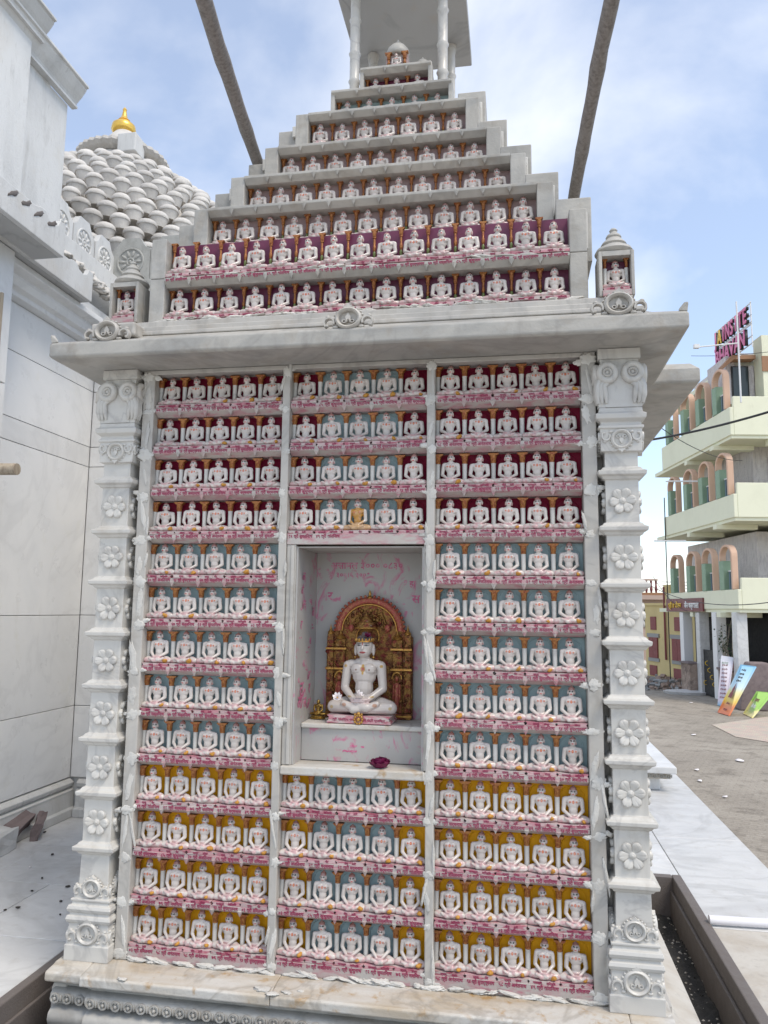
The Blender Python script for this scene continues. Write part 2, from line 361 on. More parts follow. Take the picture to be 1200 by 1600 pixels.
def text_mesh(name, s, size, mat, depth=0.0008, width=None, res=1):
    c = bpy.data.curves.new(name, 'FONT'); c.body = s; c.size = size; c.extrude = depth; c.resolution_u = res
    c.offset = size*0.022; c.align_x = 'CENTER'; c.align_y = 'BOTTOM_BASELINE'; c.fill_mode = 'BOTH'
    o = bpy.data.objects.new(name, c); COL.objects.link(o)
    dg = bpy.context.evaluated_depsgraph_get(); me = bpy.data.meshes.new_from_object(o.evaluated_get(dg))
    bpy.data.objects.remove(o); me.name = name
    me.materials.clear(); me.materials.append(M[mat] if isinstance(mat, str) else mat)
    n = len(me.vertices); co = np.empty(n*3); me.vertices.foreach_get('co', co); co = co.reshape(-1, 3)
    if width and n:
        wd = co[:, 0].max()-co[:, 0].min()
        if wd > 1e-6: co[:, 0] *= min(1.0, width/wd) if width > 0 else 1
    # stand the text upright, facing -Y
    co = np.stack([co[:, 0], -co[:, 2], co[:, 1]], 1)
    me.vertices.foreach_set('co', co.ravel()); me.update()
    return me

def remeshed(mb, voxel, smooth_it=4, name='body'):
    me = mb.mesh(name+'_src', 'marble'); o = bpy.data.objects.new(name+'_src', me); COL.objects.link(o)
    m = o.modifiers.new('r', 'REMESH'); m.mode = 'VOXEL'; m.voxel_size = voxel
    s_ = o.modifiers.new('s', 'SMOOTH'); s_.factor = 0.5; s_.iterations = smooth_it
    dg = bpy.context.evaluated_depsgraph_get(); r = bpy.data.meshes.new_from_object(o.evaluated_get(dg))
    bpy.data.objects.remove(o); bpy.data.meshes.remove(me); r.name = name
    r.materials.clear()
    r.polygons.foreach_set('use_smooth', [True]*len(r.polygons))
    return r

def lump(seed, rx, ry, rz, rough=0.35, sub=2, mat='mortar', freq=3.0):
    """an uneven lump of plaster, stone or debris"""
    bm = bmesh.new(); bmesh.ops.create_icosphere(bm, subdivisions=sub, radius=1.0)
    for v in bm.verts:
        d = 1+rough*(mnoise.noise(v.co*freq+Vector((seed*7.1, seed*3.3, seed)))+0.5*mnoise.noise(v.co*freq*2.3+Vector((seed, seed*5.1, 2))))
        v.co = Vector((v.co.x*rx*d, v.co.y*ry*d, v.co.z*rz*d))
    me = bpy.data.meshes.new('lump'); bm.to_mesh(me); bm.free()
    me.materials.append(M[mat]); me.polygons.foreach_set('use_smooth', [True]*len(me.polygons))
    return me
# ------------------------------------------------------------------ ground, platform, trench
FZ = -0.12
street = MB().box(-160, 260, -160, 400, -2.3, -1.8)
def street_mat():
    m, nt, b = new_mat('street'); v = vecsrc(nt)
    c = mixc(nt, noise_fac(nt, v, 0.5, 0.38, 0.66), (0.29, 0.255, 0.21), (0.37, 0.33, 0.275))
    c = mixc(nt, noise_fac(nt, v, 2.6, 0.50, 0.74), c, (0.18, 0.155, 0.125))
    c = mixc(nt, noise_fac(nt, v, 16, 0.55, 0.8), c, (0.40, 0.365, 0.315))
    br = N(nt, 'ShaderNodeTexBrick', Scale=2.2); br.inputs['Color1'].default_value = (1, 1, 1, 1); br.inputs['Color2'].default_value = (0.82, 0.82, 0.82, 1)
    br.inputs['Mortar'].default_value = (0.45, 0.45, 0.45, 1); br.inputs['Mortar Size'].default_value = 0.03
    mp_ = N(nt, 'ShaderNodeMapping'); mp_.inputs['Rotation'].default_value = (0, 0, 0.35); nt.links.new(v, mp_.inputs[0]); nt.links.new(mp_.outputs[0], br.inputs['Vector'])
    mu = nt.nodes.new('ShaderNodeMix'); mu.data_type = 'RGBA'; mu.blend_type = 'MULTIPLY'; mu.inputs[0].default_value = 0.28
    nt.links.new(c, mu.inputs[6]); nt.links.new(br.outputs['Color'], mu.inputs[7]); nt.links.new(mu.outputs[2], b.inputs['Base Color'])
    b.inputs['Roughness'].default_value = 0.9
    bump(nt, b, noise_fac(nt, v, 22, 0.2, 0.8), 0.5, 0.03)
    return m
M['street'] = street_mat()
tag(street.build('street', 'street'), 'dusty block-paved street below the temple platform', None, None, 'structure')

plat = MB()
plat.box(-6, -0.40, -9, 14, -1.79, FZ-0.03).box(2.42, 2.88, -9, 14, -1.79, FZ-0.03).box(-0.395, 2.415, 2.75, 14, -1.79, FZ-0.03).box(-0.395, 2.415, -9, -0.62, -1.79, FZ-0.03)
plat.box(-0.39, 2.41, -0.61, 2.74, -1.79, -0.42)
po = plat.build('platform', 'floor_stained'); tag(po, 'raised temple platform', None, None, 'structure')

floor = empty('floor', (-1.0, 0, FZ)); tag(floor, 'white marble floor slabs of the temple platform', None, None, 'structure')
def slabs(x0, x1, y0, y1, dx, dy, mat, off=0.0):
    y = y0; row = 0
    while y < y1-1e-3:
        ye = min(y+dy, y1); x = x0-(off if row % 2 else 0)
        while x < x1-1e-3:
            xe = min(x+dx, x1); xs = max(x, x0)
            if xe-xs > 0.02:
                dz = rr(-0.0015, 0.0015)
                o = MB().box(-(xe-xs)/2+0.0015, (xe-xs)/2-0.0015, -(ye-y)/2+0.0015, (ye-y)/2-0.0015, -0.028, 0).build('floor_slab', mat, floor, ((xs+xe)/2, (y+ye)/2, FZ+dz), bevel=0.002, seg=1)
            x = xe if x >= x0 else x+dx
        y = ye; row += 1
slabs(-1.90, -0.43, -0.9, 2.4, 0.95, 0.62, 'floor_marble', 0.4)
slabs(-6, -1.905, -0.9, 2.4, 1.36, 1.1, 'floor_marble', 0.4)
slabs(2.386, 2.92, -0.62, 1.06, 0.6, 0.56, 'floor_stained')
slabs(2.386, 2.92, 1.065, 9.0, 0.6, 1.5, 'floor_marble')
slabs(-0.384, 2.384, 1.778, 2.40, 0.93, 0.62, 'floor_marble', 0.3)
slabs(-0.9, 2.384, 2.402, 9.0, 1.1, 1.5, 'floor_marble', 0.3)
slabs(-6, 2.92, -4.5, -0.905, 1.2, 0.9, 'floor_marble', 0.5)

# granite-lined drain round the shrine
for nm, bx_, lab in (('granite_kerb', (-0.425, -0.385, -0.62, 2.6, -0.42, FZ+0.004), 'dark granite kerb lining the drain on the temple wall side'),
                     ('granite_kerb', (2.335, 2.385, -0.62, 1.76, -0.42, FZ+0.012), 'dark granite kerb lining the drain on the street side')):
    x0, x1, y0, y1, z0, z1 = bx_
    r = empty(nm, ((x0+x1)/2, y0, z0)); tag(r, lab, 'kerb', 'granite kerbs round the shrine drain')
    MB().box(x0, x1, y0, y1, z0, z1).build('kerb_stone', 'granite', r, bevel=0.006)
    s_ = 1 if x0 < 0 else -1
    xa = x1 if x0 < 0 else x0
    MB().box(min(xa+0.001*s_, xa+s_*0.016), max(xa+0.001*s_, xa+s_*0.016), y0, y1-0.01, z0, z1-0.075).build('lower_course', 'granite', r, bevel=0.004)
MB().box(2.09, 2.334, 1.72, 1.775, -0.42, FZ+0.006).build('drain_end', 'granite', floor)
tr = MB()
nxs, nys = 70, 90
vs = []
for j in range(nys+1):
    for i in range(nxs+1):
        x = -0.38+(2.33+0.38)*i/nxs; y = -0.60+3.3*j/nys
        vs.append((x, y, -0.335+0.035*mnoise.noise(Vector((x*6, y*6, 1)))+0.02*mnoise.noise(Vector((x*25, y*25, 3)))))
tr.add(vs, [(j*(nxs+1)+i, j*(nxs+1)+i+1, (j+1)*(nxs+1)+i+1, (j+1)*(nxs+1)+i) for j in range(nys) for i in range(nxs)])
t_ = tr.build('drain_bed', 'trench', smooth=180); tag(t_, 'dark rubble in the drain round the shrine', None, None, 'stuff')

db = MB()
for k in range(420):
    x = rr(2.15, 2.33) if k % 3 else rr(-0.38, -0.27); y = rr(-0.5, 1.7); s_ = rr(0.003, 0.010)
    z = -0.335+0.035*mnoise.noise(Vector((x*6, y*6, 1)))+0.02*mnoise.noise(Vector((x*25, y*25, 3)))+s_*0.5
    c = Vector((x, y, z)); rot = Matrix.Rotation(R()*6, 3, 'Z') @ Matrix.Rotation(R()*3, 3, 'X')
    db.add([c+rot @ Vector(p)*s_ for p in ((1, 0, 0), (-1, 0.2, 0), (0, 0.8, 0.1), (0.1, -0.7, 0), (0, 0, 0.6), (0, 0, -0.6))], [(0, 2, 4), (2, 1, 4), (1, 3, 4), (3, 0, 4), (2, 0, 5), (1, 2, 5), (3, 1, 5), (0, 3, 5)], 0 if k % 4 else 1)
o = db.build('drain_debris', ['floor_stained', 'chip']); tag(o, 'pale stone chips scattered along the drain round the shrine', None, None, 'stuff')

# ------------------------------------------------------------------ the shrine
CX = 0.872
SH = empty('marble_shrine', (CX, 1.2, -0.35))
tag(SH, 'stepped white marble shrine covered in rows of small seated figurines', 'shrine')
BW, PT, RH = 0.56, 0.034, 0.178
BAYX = [0.0, 0.594, 1.188]
core = MB()
core.box(-0.20, 1.945, 0.312, 2.44, -0.34, 2.335)
core.box(-0.20, 0.632, 0.0605, 0.312, -0.34, 2.335).box(1.146, 1.945, 0.0605, 0.312, -0.34, 2.335)
core.box(0.632, 1.146, 0.0605, 0.312, 1.586, 2.335).box(0.632, 1.146, 0.0605, 0.312, -0.34, 0.70)
core.build('core', 'marble', SH)
# posts between and beside the bays
for a, b in ((-0.052, -0.001), (0.561, 0.593), (1.155, 1.187), (1.749, 1.802)):
    MB().box(a, b, -0.018, 0.0615, -0.011, 2.315).build('post', 'marble', SH, bevel=0.004)
MB().box(-0.054, 1.804, -0.016, 0.060, 2.3155, 2.334).build('top_rail', 'marble', SH, bevel=0.003)

# inscriptions
NAMES = ['श्री सुमतिनाथ', 'श्री शांतिनाथ', 'श्री नमिनाथ', 'श्री विमलनाथ', 'श्री अजितनाथ', 'श्री मल्लिनाथ', 'श्री सुपार्श्वनाथ', 'श्री धर्मनाथ', 'श्री अनंतनाथ', 'श्री कुंथुनाथ']
DIG = '०१२३४५६७८९'
SHELF_TXT = [text_mesh('inscription', DIG[(i*3+1) % 10]+DIG[(i*7+2) % 10]+' '+n, 0.0175, 'ink', 0.0006, 0.097) for i, n in enumerate(NAMES)]
PED_TXT = [text_mesh('inscription', t, 0.0098, 'ink', 0.0005, 0.088) for t in ('मानस्तंभ    जिनबिंब', 'स्थापित   संवत', 'प्रतिमा    भेंट', 'जैन    मंदिर')]

# pieces shared by every row
pend = MB().add([(-0.0125, 0, 0), (0.0125, 0, 0), (0, 0.003, -0.024), (-0.0125, 0.012, 0), (0.0125, 0.012, 0), (0, 0.026, -0.024), (0, -0.006, -0.002)],
                [(0, 6, 2), (6, 1, 2), (0, 2, 5, 3), (1, 4, 5, 2), (0, 1, 6), (3, 4, 1, 0), (3, 5, 4)]).mesh('pendant', 'marble_pink')
pend_w = pend.copy(); pend_w.materials[0] = M['marble_tier']
shaft_me = MB().lathe([(0.0110, 0), (0.0110, 0.008), (0.0094, 0.010), (0.0094, 0.094), (0.0104, 0.0988)], 12).mesh('colonnette', 'marble_pillar', 40)
cap_mb = MB().lathe([(0.0095, 0), (0.0108, 0.002), (0.0098, 0.005), (0.0106, 0.012), (0.0122, 0.024), (0.0130, 0.030)], 12)
cap_mb.prism([(-0.0125, 0.0302), (0.0125, 0.0302), (0.021, 0.0375), (0.021, 0.040), (-0.021, 0.040), (-0.021, 0.0375)], 1, -0.011, 0.011)
for k in (-1, 1): cap_mb.ell((k*0.0060, -0.0090, 0.015), (0.0026, 0.0035, 0.011), 6, 5)
cap_mb.ell((0, -0.0105, 0.013), (0.0030, 0.0030, 0.008), 6, 5)
cap_me = cap_mb.mesh('capital', 'capital_gold', 40)
# turned balusters of the upper tiers: beads of white, green and red with gold capitals
bal_mb = MB().lathe([(0.0105, 0), (0.0105, 0.006), (0.006, 0.012), (0.0095, 0.020), (0.0095, 0.028), (0.0055, 0.034)], 10, mi=0)
bal_mb.lathe([(0.0055, 0.0342), (0.0085, 0.040), (0.0085, 0.047), (0.005, 0.052)], 10, mi=1)
bal_mb.lathe([(0.005, 0.0522), (0.009, 0.058), (0.009, 0.066), (0.006, 0.072), (0.006, 0.09)], 10, mi=2)
M['bead_green'] = surface('bead_green', (0.16, 0.20, 0.06), rough=0.4, bump_s=0)
bal_me = bal_mb.mesh('baluster', ['marble_pillar', 'bead_green', 'capital_gold'], 40)

def backing_mesh(mat, wd=0.1115, h=0.1345):
    """flat coloured ground with a raised arch round the figure"""
    m = MB().box(-wd/2, wd/2, 0, 0.006, 0, h)
    pts = [(-0.043, -0.001, 0.0), (-0.043, -0.001, h-0.045)]+[(0.043*math.cos(math.pi-math.pi*k/10), -0.001, h-0.045+0.040*math.sin(math.pi*k/10)) for k in range(1, 10)]+[(0.043, -0.001, h-0.045), (0.043, -0.001, 0.0)]
    m.tube(pts, 0.0026, 5)
    return m.mesh('back_panel', mat)
TBACK = {k: MB().box(-0.049, 0.049, 0, 0.006, 0, 0.134).mesh('back_panel', k) for k in ('purple', 'greyback', 'blue')}
BACK = {k: backing_mesh(k) for k in ('maroon', 'blue', 'ochre', 'purple', 'greyback')}

# ------------------------------------------------------------------ the seated figure
def figure_mb(fingers=False, hs=1.0):
    m = MB()
    for s in (-1, 1):
        m.cap((s*0.016, 0.012, 0.015), (s*0.043, -0.002, 0.0110), 0.0135, 0.0108)      # thigh
        m.cap((s*0.045, -0.004, 0.0102), (-s*0.010, -0.0205, 0.0092 if s > 0 else 0.0120), 0.0102, 0.0074)  # shin crossing in front
        m.cap((-s*0.010, -0.0205, 0.0105), (-s*0.026, -0.017, 0.0172), 0.0068, 0.0050)   # foot on the other thigh
        m.cap((s*0.0265, 0.009, 0.0735), (s*0.0305, 0.006, 0.040), 0.0080, 0.0066)       # upper arm
        m.cap((s*0.0305, 0.006, 0.0385), (s*0.0105, -0.0160, 0.0225), 0.0066, 0.0046)    # forearm
        m.ell((s*0.0095, 0.0010, 0.0690), (0.0110, 0.0065, 0.0090), 10, 6)               # chest
    m.ell((0, 0.010, 0.019), (0.027, 0.018, 0.014))
    m.ell((0, 0.008, 0.038), (0.0148, 0.0120, 0.026))
    m.ell((0, 0.008, 0.061), (0.0198, 0.0128, 0.021))
    m.cap((-0.0225, 0.009, 0.0755), (0.0225, 0.009, 0.0755), 0.0075, 0.0075)
    m.ell((0, 0.0095, 0.0795), (0.0185, 0.0078, 0.0070), 14, 8)
    m.cap((0, 0.009, 0.078), (0, 0.008, 0.090), 0.0086, 0.0078)
    h = MB()
    for s in (-1, 1): h.ell((s*0.0118, 0.0080, 0.0965), (0.0022, 0.0034, 0.0080), 8, 6)     # long ear
    h.ell((0, 0.0060, 0.1010), (0.0113, 0.0115, 0.0145), 16, 12)
    h.ell((0, 0.0035, 0.0945), (0.0092, 0.0097, 0.0080), 14, 8)
    h.ell((0, 0.0080, 0.1090), (0.0113, 0.0114, 0.0078), 14, 8)
    h.ell((0, 0.0085, 0.1165), (0.0048, 0.0048, 0.0040), 10, 6)
    h.cap((0, -0.0048, 0.1030), (0, -0.0066, 0.0985), 0.0011, 0.0018, 8)                # nose
    h.ell((0, -0.0054, 0.0940), (0.0034, 0.0016, 0.0013), 8, 5)                          # mouth
    m.add([(p[0]*hs, 0.006+(p[1]-0.006)*hs, 0.0865+(p[2]-0.0865)*hs) for p in h.v], h.f)
    if fingers:
        for s, zz in ((-1, 0.0205), (1, 0.0238)):
            m.ell((s*0.0060, -0.0185, zz), (0.0085, 0.0062, 0.0026), 12, 6)
            for q, ln in enumerate((0.0105, 0.0125, 0.0118, 0.0092)):
                y0 = -0.0138-q*0.0030
                a = Vector((s*0.001, y0, zz+0.0006)); b_ = Vector((-s*(0.001+ln*0.62), y0+0.0004, zz+0.0004)); c_ = Vector((-s*ln, y0+0.001, zz+0.0026))
                m.cap(a, b_, 0.00150, 0.00140, 8); m.cap(b_, c_, 0.00140, 0.0012, 8)
            m.cap((s*0.006, -0.0135, zz+0.002), (s*0.0015, -0.0150, zz+0.0055), 0.0017, 0.0014, 8)
    else:
        m.ell((0, -0.0175, 0.0205), (0.0150, 0.0064, 0.0036), 12, 6)
    return m

WHITE = np.array((0.555, 0.505, 0.465))
def paint(me, kind='small', seed=0, hs=1.0):
    n = len(me.vertices); co = np.empty(n*3); me.vertices.foreach_get('co', co); co = co.reshape(-1, 3)
    nr = np.empty(n*3); me.vertices.foreach_get('normal', nr); nr = nr.reshape(-1, 3)
    x, y, z = co.T; c = np.tile(WHITE, (n, 1)); rs = np.random.RandomState(seed)
    def put(mask, col, a=1.0):
        mask = np.clip(mask, 0, 1)[:, None]*a; c[:] = c*(1-mask)+np.array(col)*mask
    def spot(cx, cz, rx, rz, soft=0.35):
        d = np.sqrt(((x-cx)/rx)**2+((z-cz)/rz)**2); return np.where(nr[:, 1] < -0.05, np.clip((1+soft-d)/soft, 0, 1), 0)
    front = y < 0.004
    if kind == 'gold':
        put((z > 0.03)*1.0*(z < 0.086)*(np.abs(x) < 0.026), (0.46, 0.22, 0.03)); put((z < 0.03)*1.0, (0.50, 0.27, 0.08), 0.8)
    if kind == 'small':
        low = np.clip((0.030-z)/0.012, 0, 1)
        nse = np.array([mnoise.noise(Vector((p[0]*90+seed, p[1]*90, p[2]*90))) for p in co])
        put(low*np.clip(nse*2.2+0.45, 0, 1), (0.50, 0.27, 0.28), 0.75)
        put(np.clip(1-np.abs(z-0.022)/0.006, 0, 1)*front*(np.abs(x) < 0.022), (0.46, 0.20, 0.22), 0.6)
    zk = z.copy(); up_ = z > 0.0865
    x = np.where(up_, x/hs, x); y = np.where(up_, 0.006+(y-0.006)/hs, y); z = np.where(up_, 0.0865+(z-0.0865)/hs, z)
    # hair
    hair = np.clip((z-0.1068+0.25*np.maximum(0, y-0.002))/0.0010, 0, 1)
    back = (y > 0.0115)*(z > 0.092)
    hc = (0.27, 0.095, 0.075) if kind != 'idol' else (0.030, 0.014, 0.016)
    put(np.maximum(hair, back*1.0), hc, 0.9)
    # eyes, brows, lips, ear tips
    for s in (-1, 1):
        if kind == 'idol':
            put(spot(s*0.0046, 0.1030, 0.0031, 0.00095), (0.10, 0.09, 0.09), 0.9)
            put(spot(s*0.0046, 0.1028, 0.0011, 0.0010), (0.01, 0.01, 0.012))
            put(spot(s*0.0046, 0.1050, 0.0034, 0.0005), (0.05, 0.035, 0.03), 0.9)
            put(spot(s*0.0105, 0.0680, 0.0012, 0.0012), (0.16, 0.05, 0.03), 0.9)
        else:
            put(spot(s*0.0045, 0.1030, 0.0032, 0.0021), (0.02, 0.018, 0.022))
            put(spot(s*0.0045, 0.1058, 0.0034, 0.0006), (0.12, 0.06, 0.05), 0.7)
            put((np.abs(x-s*0.0112) < 0.003)*(z > 0.088)*(z < 0.0965)*1.0, (0.52, 0.20, 0.20), 0.6)
            put(spot(s*0.0105, 0.0685, 0.0030, 0.0028), (0.46, 0.08, 0.05), 0.95)
            put(spot(s*0.0105, 0.0685, 0.0011, 0.0011), (0.66, 0.42, 0.2), 0.8)
    if kind == 'idol':
        put(spot(0, 0.0938, 0.0034, 0.0012), (0.33, 0.05, 0.05))
        put(spot(0, 0.1060, 0.0007, 0.003), (0.30, 0.04, 0.03))
        put(spot(0, 0.0690, 0.0032, 0.0042), (0.40, 0.20, 0.04)); put(spot(0, 0.0690, 0.0016, 0.0020), (0.35, 0.05, 0.03))
        put(spot(0, 0.0745, 0.0018, 0.0016), (0.45, 0.27, 0.06)); put(spot(0, 0.0630, 0.0014, 0.0022), (0.45, 0.27, 0.06))
        for s in (-1, 1):
            put(spot(s*0.0285, 0.0735, 0.0022, 0.0020), (0.42, 0.25, 0.06)); put(spot(s*0.0460, 0.0105, 0.0022, 0.0022), (0.42, 0.28, 0.08), 0.8)
            put(spot(s*0.0175, 0.0275, 0.0030, 0.0012), (0.42, 0.26, 0.06), 0.9)
            put(spot(s*0.0240, 0.0155, 0.003, 0.0024), (0.44, 0.20, 0.10), 0.8)
        put(np.clip((0.0270-z)/0.003, 0, 1)*front*(np.abs(x) < 0.016)*(z > 0.018), (0.66, 0.46, 0.46), 0.55)
    else:
        put(spot(0, 0.0938, 0.0034, 0.0016), (0.50, 0.04, 0.05))
        if kind == 'small':
            put(spot(0, 0.0680, 0.0036, 0.0044), (0.50, 0.07, 0.04), 0.95); put(spot(0, 0.0680, 0.0014, 0.0019), (0.62, 0.34, 0.12), 0.9)
    at_ = me.color_attributes.new('paint', 'FLOAT_COLOR', 'POINT')
    at_.data.foreach_set('color', np.concatenate([c, np.ones((n, 1))], 1).ravel())
def vary(me, k):
    """each carving differs a little: turn of the head, width, slump of the shoulders, an occasional chip"""
    n = len(me.vertices); co = np.empty(n*3); me.vertices.foreach_get('co', co); co = co.reshape(-1, 3); q = np.random.RandomState(k*3+2)
    t = np.clip((co[:, 2]-0.078)/0.012, 0, 1); a = q.uniform(-0.16, 0.16)*t; b = q.uniform(-0.09, 0.09)*t
    x, y, z = co[:, 0].copy(), co[:, 1]-0.006, co[:, 2]-0.082
    x1 = x*np.cos(a)-y*np.sin(a); y1 = x*np.sin(a)+y*np.cos(a); x2 = x1*np.cos(b)+z*np.sin(b); z2 = z*np.cos(b)-x1*np.sin(b)
    co = np.stack([x2, y1+0.006, z2+0.082], 1)
    co[:, 0] *= 1+q.uniform(-0.05, 0.05)*np.clip(1-t, 0.3, 1); co[:, 2] *= 1+q.uniform(-0.025, 0.025)
    f_ = np.array([mnoise.noise_vector(Vector(p)*60+Vector((k*5.3, 1, 2))) for p in co]); co += f_*0.0009
    c = np.array((q.choice((-1, 1))*0.045, -0.012, 0.012)); d = np.linalg.norm(co-c, axis=1); co[:, 2] -= 0.004*np.clip(1-d/0.008, 0, 1)*(k % 3 == 0)
    me.vertices.foreach_set('co', co.ravel()); me.update()
FIG = []
base_fig = remeshed(figure_mb(), 0.00150, 3, 'figurine')
for k in range(7):
    me = base_fig.copy(); vary(me, k); me.materials.append(M['figure']); paint(me, 'small', k*11+1); me.name = 'figurine'; FIG.append(me)
FIG_GOLD = base_fig.copy(); FIG_GOLD.materials.append(M['figure']); paint(FIG_GOLD, 'gold', 5)
ped_mb = MB().prism([(-0.050, 0), (0.050, 0), (0.050, 0.004), (0.0475, 0.006), (0.0475, 0.013), (0.052, 0.0165), (0.052, 0.019), (-0.052, 0.019), (-0.052, 0.0165), (-0.0475, 0.013), (-0.0475, 0.006), (-0.050, 0.004)], 1, -0.024, 0.022)
ped_mb.prism([(-0.006, 0.001), (0.006, 0.001), (0.008, 0.0185), (-0.008, 0.0185)], 1, -0.0265, -0.0235)
ped_mb.v = [(p[0], p[1], p[2]*0.64) for p in ped_mb.v]
PED = ped_mb.mesh('pedestal', 'marble_pedestal')
DAB = [lump(k+3, 0.0125, 0.0095, 0.0075, 0.45, 2, 'ochre_dab', 2.2) for k in range(4)]
ORD = ['first', 'second', 'third', 'fourth', 'fifth', 'sixth', 'seventh', 'eighth', 'ninth', 'tenth', 'eleventh', 'twelfth', 'thirteenth', 'fourteenth', 'fifteenth']

def figurine(x, y, z, label, group, me=None, dab=True, txt=True, sc=1.0, inscribe=True):
    """pedestal base at (x, y, z)"""
    me = me or random.choice(FIG)
    o = inst('seated_figurine', me, None, (x, y, z+0.0120*sc), (rr(-0.03, 0.03), rr(-0.02, 0.02), rr(-0.09, 0.09)), (sc*rr(0.985, 1.015), sc, sc*rr(0.985, 1.01)))
    tag(o, label, 'figurine', group)
    p = inst('pedestal', PED, o, (0, 0, -0.0120), local=True)
    if inscribe: inst('inscription', random.choice(PED_TXT), p, (0, -0.0246, 0.0022), local=True)
    if dab and R() < 0.9:
        inst('ochre_dab', random.choice(DAB), o, (rr(0.026, 0.033), rr(-0.018, -0.014), rr(0.008, 0.012)), (rr(-.5, .5), rr(-.5, .5), rr(0, 6)), rr(0.75, 1.1), local=True)
    return o

# ------------------------------------------------------------------ the three bays
BAYN = ['temple-side bay', 'middle bay', 'street-side bay']
CN = {'maroon': 'crimson', 'blue': 'pale blue', 'ochre': 'ochre yellow'}
def row_colour(k, b, j):
    r = 13-k                         # row number from the top
    if b == 1 and j in (1, 2, 3): return 'blue'
    return 'maroon' if r <= 4 else ('blue' if r <= 9 else 'ochre')
def shelf(b, k):
    x0 = BAYX[b]+0.0005; x1 = x0+BW-0.001; z0 = RH*k
    if k == 0: poly = [(0.0600, -0.0112), (-0.014, -0.0112), (-0.014, 0.0345), (0.0600, 0.0345)]
    else: poly = [(0.0600, z0+0.001), (0.022, z0+0.001), (-0.012, z0+0.0185), (-0.012, z0+0.0345), (0.0600, z0+0.0345)]
    s_ = MB().prism(poly, 0, x0, x1).build('shelf', 'marble_pink', SH, bevel=0.0012, seg=1)
    for j in range(5):
        inst('inscription', random.choice(SHELF_TXT), s_, (x0+0.056+0.112*j, -0.0126 if k else -0.0146, z0+0.0205), (0, rr(-0.012, 0.012), 0))
        if j and k: inst('pendant', pend, s_, (x0+0.112*j, -0.0125, z0+0.0200), None, rr(0.8, 1.0))
for b in range(3):
    for k in range(13):
        if b == 1 and 4 <= k <= 8: continue
        if not (b == 1 and k == 9): shelf(b, k)
        else:
            s_ = MB().box(BAYX[1]+0.0005, BAYX[1]+BW-0.0005, -0.012, 0.06, RH*9-0.008, RH*9+0.0345).build('shelf', 'marble_pink', SH, bevel=0.002)
            for j in range(2): inst('inscription', SHELF_TXT[j], s_, (BAYX[1]+0.056+0.112*j, -0.0126, RH*9+0.019))
        z0 = RH*k
        for j in range(5):
            x = BAYX[b]+0.0565+0.112*j; c = row_colour(k, b, j)
            inst('back_panel', BACK[c], SH, (x, 0.0560, z0+0.0348), None, (1, 0.7, 1.05))
            cs = inst('colonnette', shaft_me, SH, (x-0.056+(0.006 if j == 0 else 0), 0.032, z0+0.0347))
            inst('capital', cap_me, cs, (x-0.056+(0.006 if j == 0 else 0), 0.032, z0+0.0347+0.0990))
            gold = (b == 1 and k == 9 and j == 2)
            lab = ('figurine smeared with golden paste, middle of its row above the central niche' if gold else
                   f'{CN[c]} backed figurine, {ORD[j]} from temple side, '+(f'{ORD[3-k]} row below niche, middle bay' if b == 1 and k < 4 else f'{ORD[12-k]} row below eave, {BAYN[b]}'))
            figurine(x, 0.0150, z0+0.0348, lab, 'seated marble figurines in the bays', FIG_GOLD if gold else None, dab=not gold, sc=1.08)

# ------------------------------------------------------------------ central niche
nx0, nx1, nz0, nz1 = 0.640, 1.138, 0.728, 1.582
g = MB().box(nx0-0.007, nx0, 0.0, 0.308, 0.742, nz1); g.build('niche_side', 'niche_marble', SH)
MB().box(nx1, nx1+0.007, 0.0, 0.308, 0.742, nz1).build('niche_side', 'niche_marble', SH)
MB().box(nx0, nx1, 0.303, 0.311, 0.742, nz1).build('niche_back', 'niche_marble', SH)
MB().box(nx0-0.007, nx1+0.007, -0.002, 0.308, nz1+0.0005, nz1+0.0035).build('niche_ceiling', 'marble', SH)
MB().box(0.5945, 1.1535, -0.024, 0.106, 0.708, 0.7415).build('niche_sill', 'marble_grimy', SH, bevel=0.006)
MB().box(nx0+0.0005, nx1-0.0005, 0.106, 0.302, 0.7418, 0.868).build('altar_step', 'niche_marble', SH, bevel=0.003)
MB().box(nx0+0.001, nx1-0.001, 0.093, 0.302, 0.8685, 0.888).build('altar_top', 'marble_grimy', SH, bevel=0.005)
for a, b_ in ((0.5945, nx0-0.0075), (nx1+0.0075, 1.1535)):
    MB().box(a, b_, -0.0085, 0.060, 0.742, 1.594).build('niche_jamb', 'marble', SH, bevel=0.003)
    xm = b_-0.012 if a < 0.7 else a+0.012
    MB().box(xm-0.007, xm+0.007, -0.014, -0.0088, 0.745, 1.59).build('jamb_moulding', 'marble', SH, bevel=0.002)
# painted red writing on the back wall
for t, u_, v_, s_ in (('असामल ३००० ०८३०', 0.86, 1.515, 0.040), ('३००।६ ३००१', 0.80, 1.478, 0.030), ('हा', 1.06, 1.44, 0.035), ('स', 1.075, 1.37, 0.05), ('र', 0.70, 1.38, 0.05), ('०', 1.03, 1.45, 0.03)):
    inst('painted_writing', text_mesh('painted_writing', t, s_, 'ink_smear', 0.0003, 0.36), SH, (u_, 0.3022, v_))
for k in range(32):
    y_, z_ = rr(0.05, 0.25), rr(0.92, 1.50)
    inst('painted_writing', text_mesh('painted_writing', random.choice(('ल', 'शि', 'स', '।।', 'र', 'ज', 'त', '~')), rr(0.035, 0.085), 'ink_smear', 0.0003, 0.06), SH, (nx0+0.0008, y_, z_), (rr(-.3, .3), 0, math.pi/2))
for t, x_, z_ in (('~ -', 0.87, 0.79), ('~~', 0.84, 0.77)):
    inst('painted_writing', text_mesh('painted_writing', t, 0.05, 'ink_smear', 0.0003, 0.09), SH, (x_, 0.1053, z_))

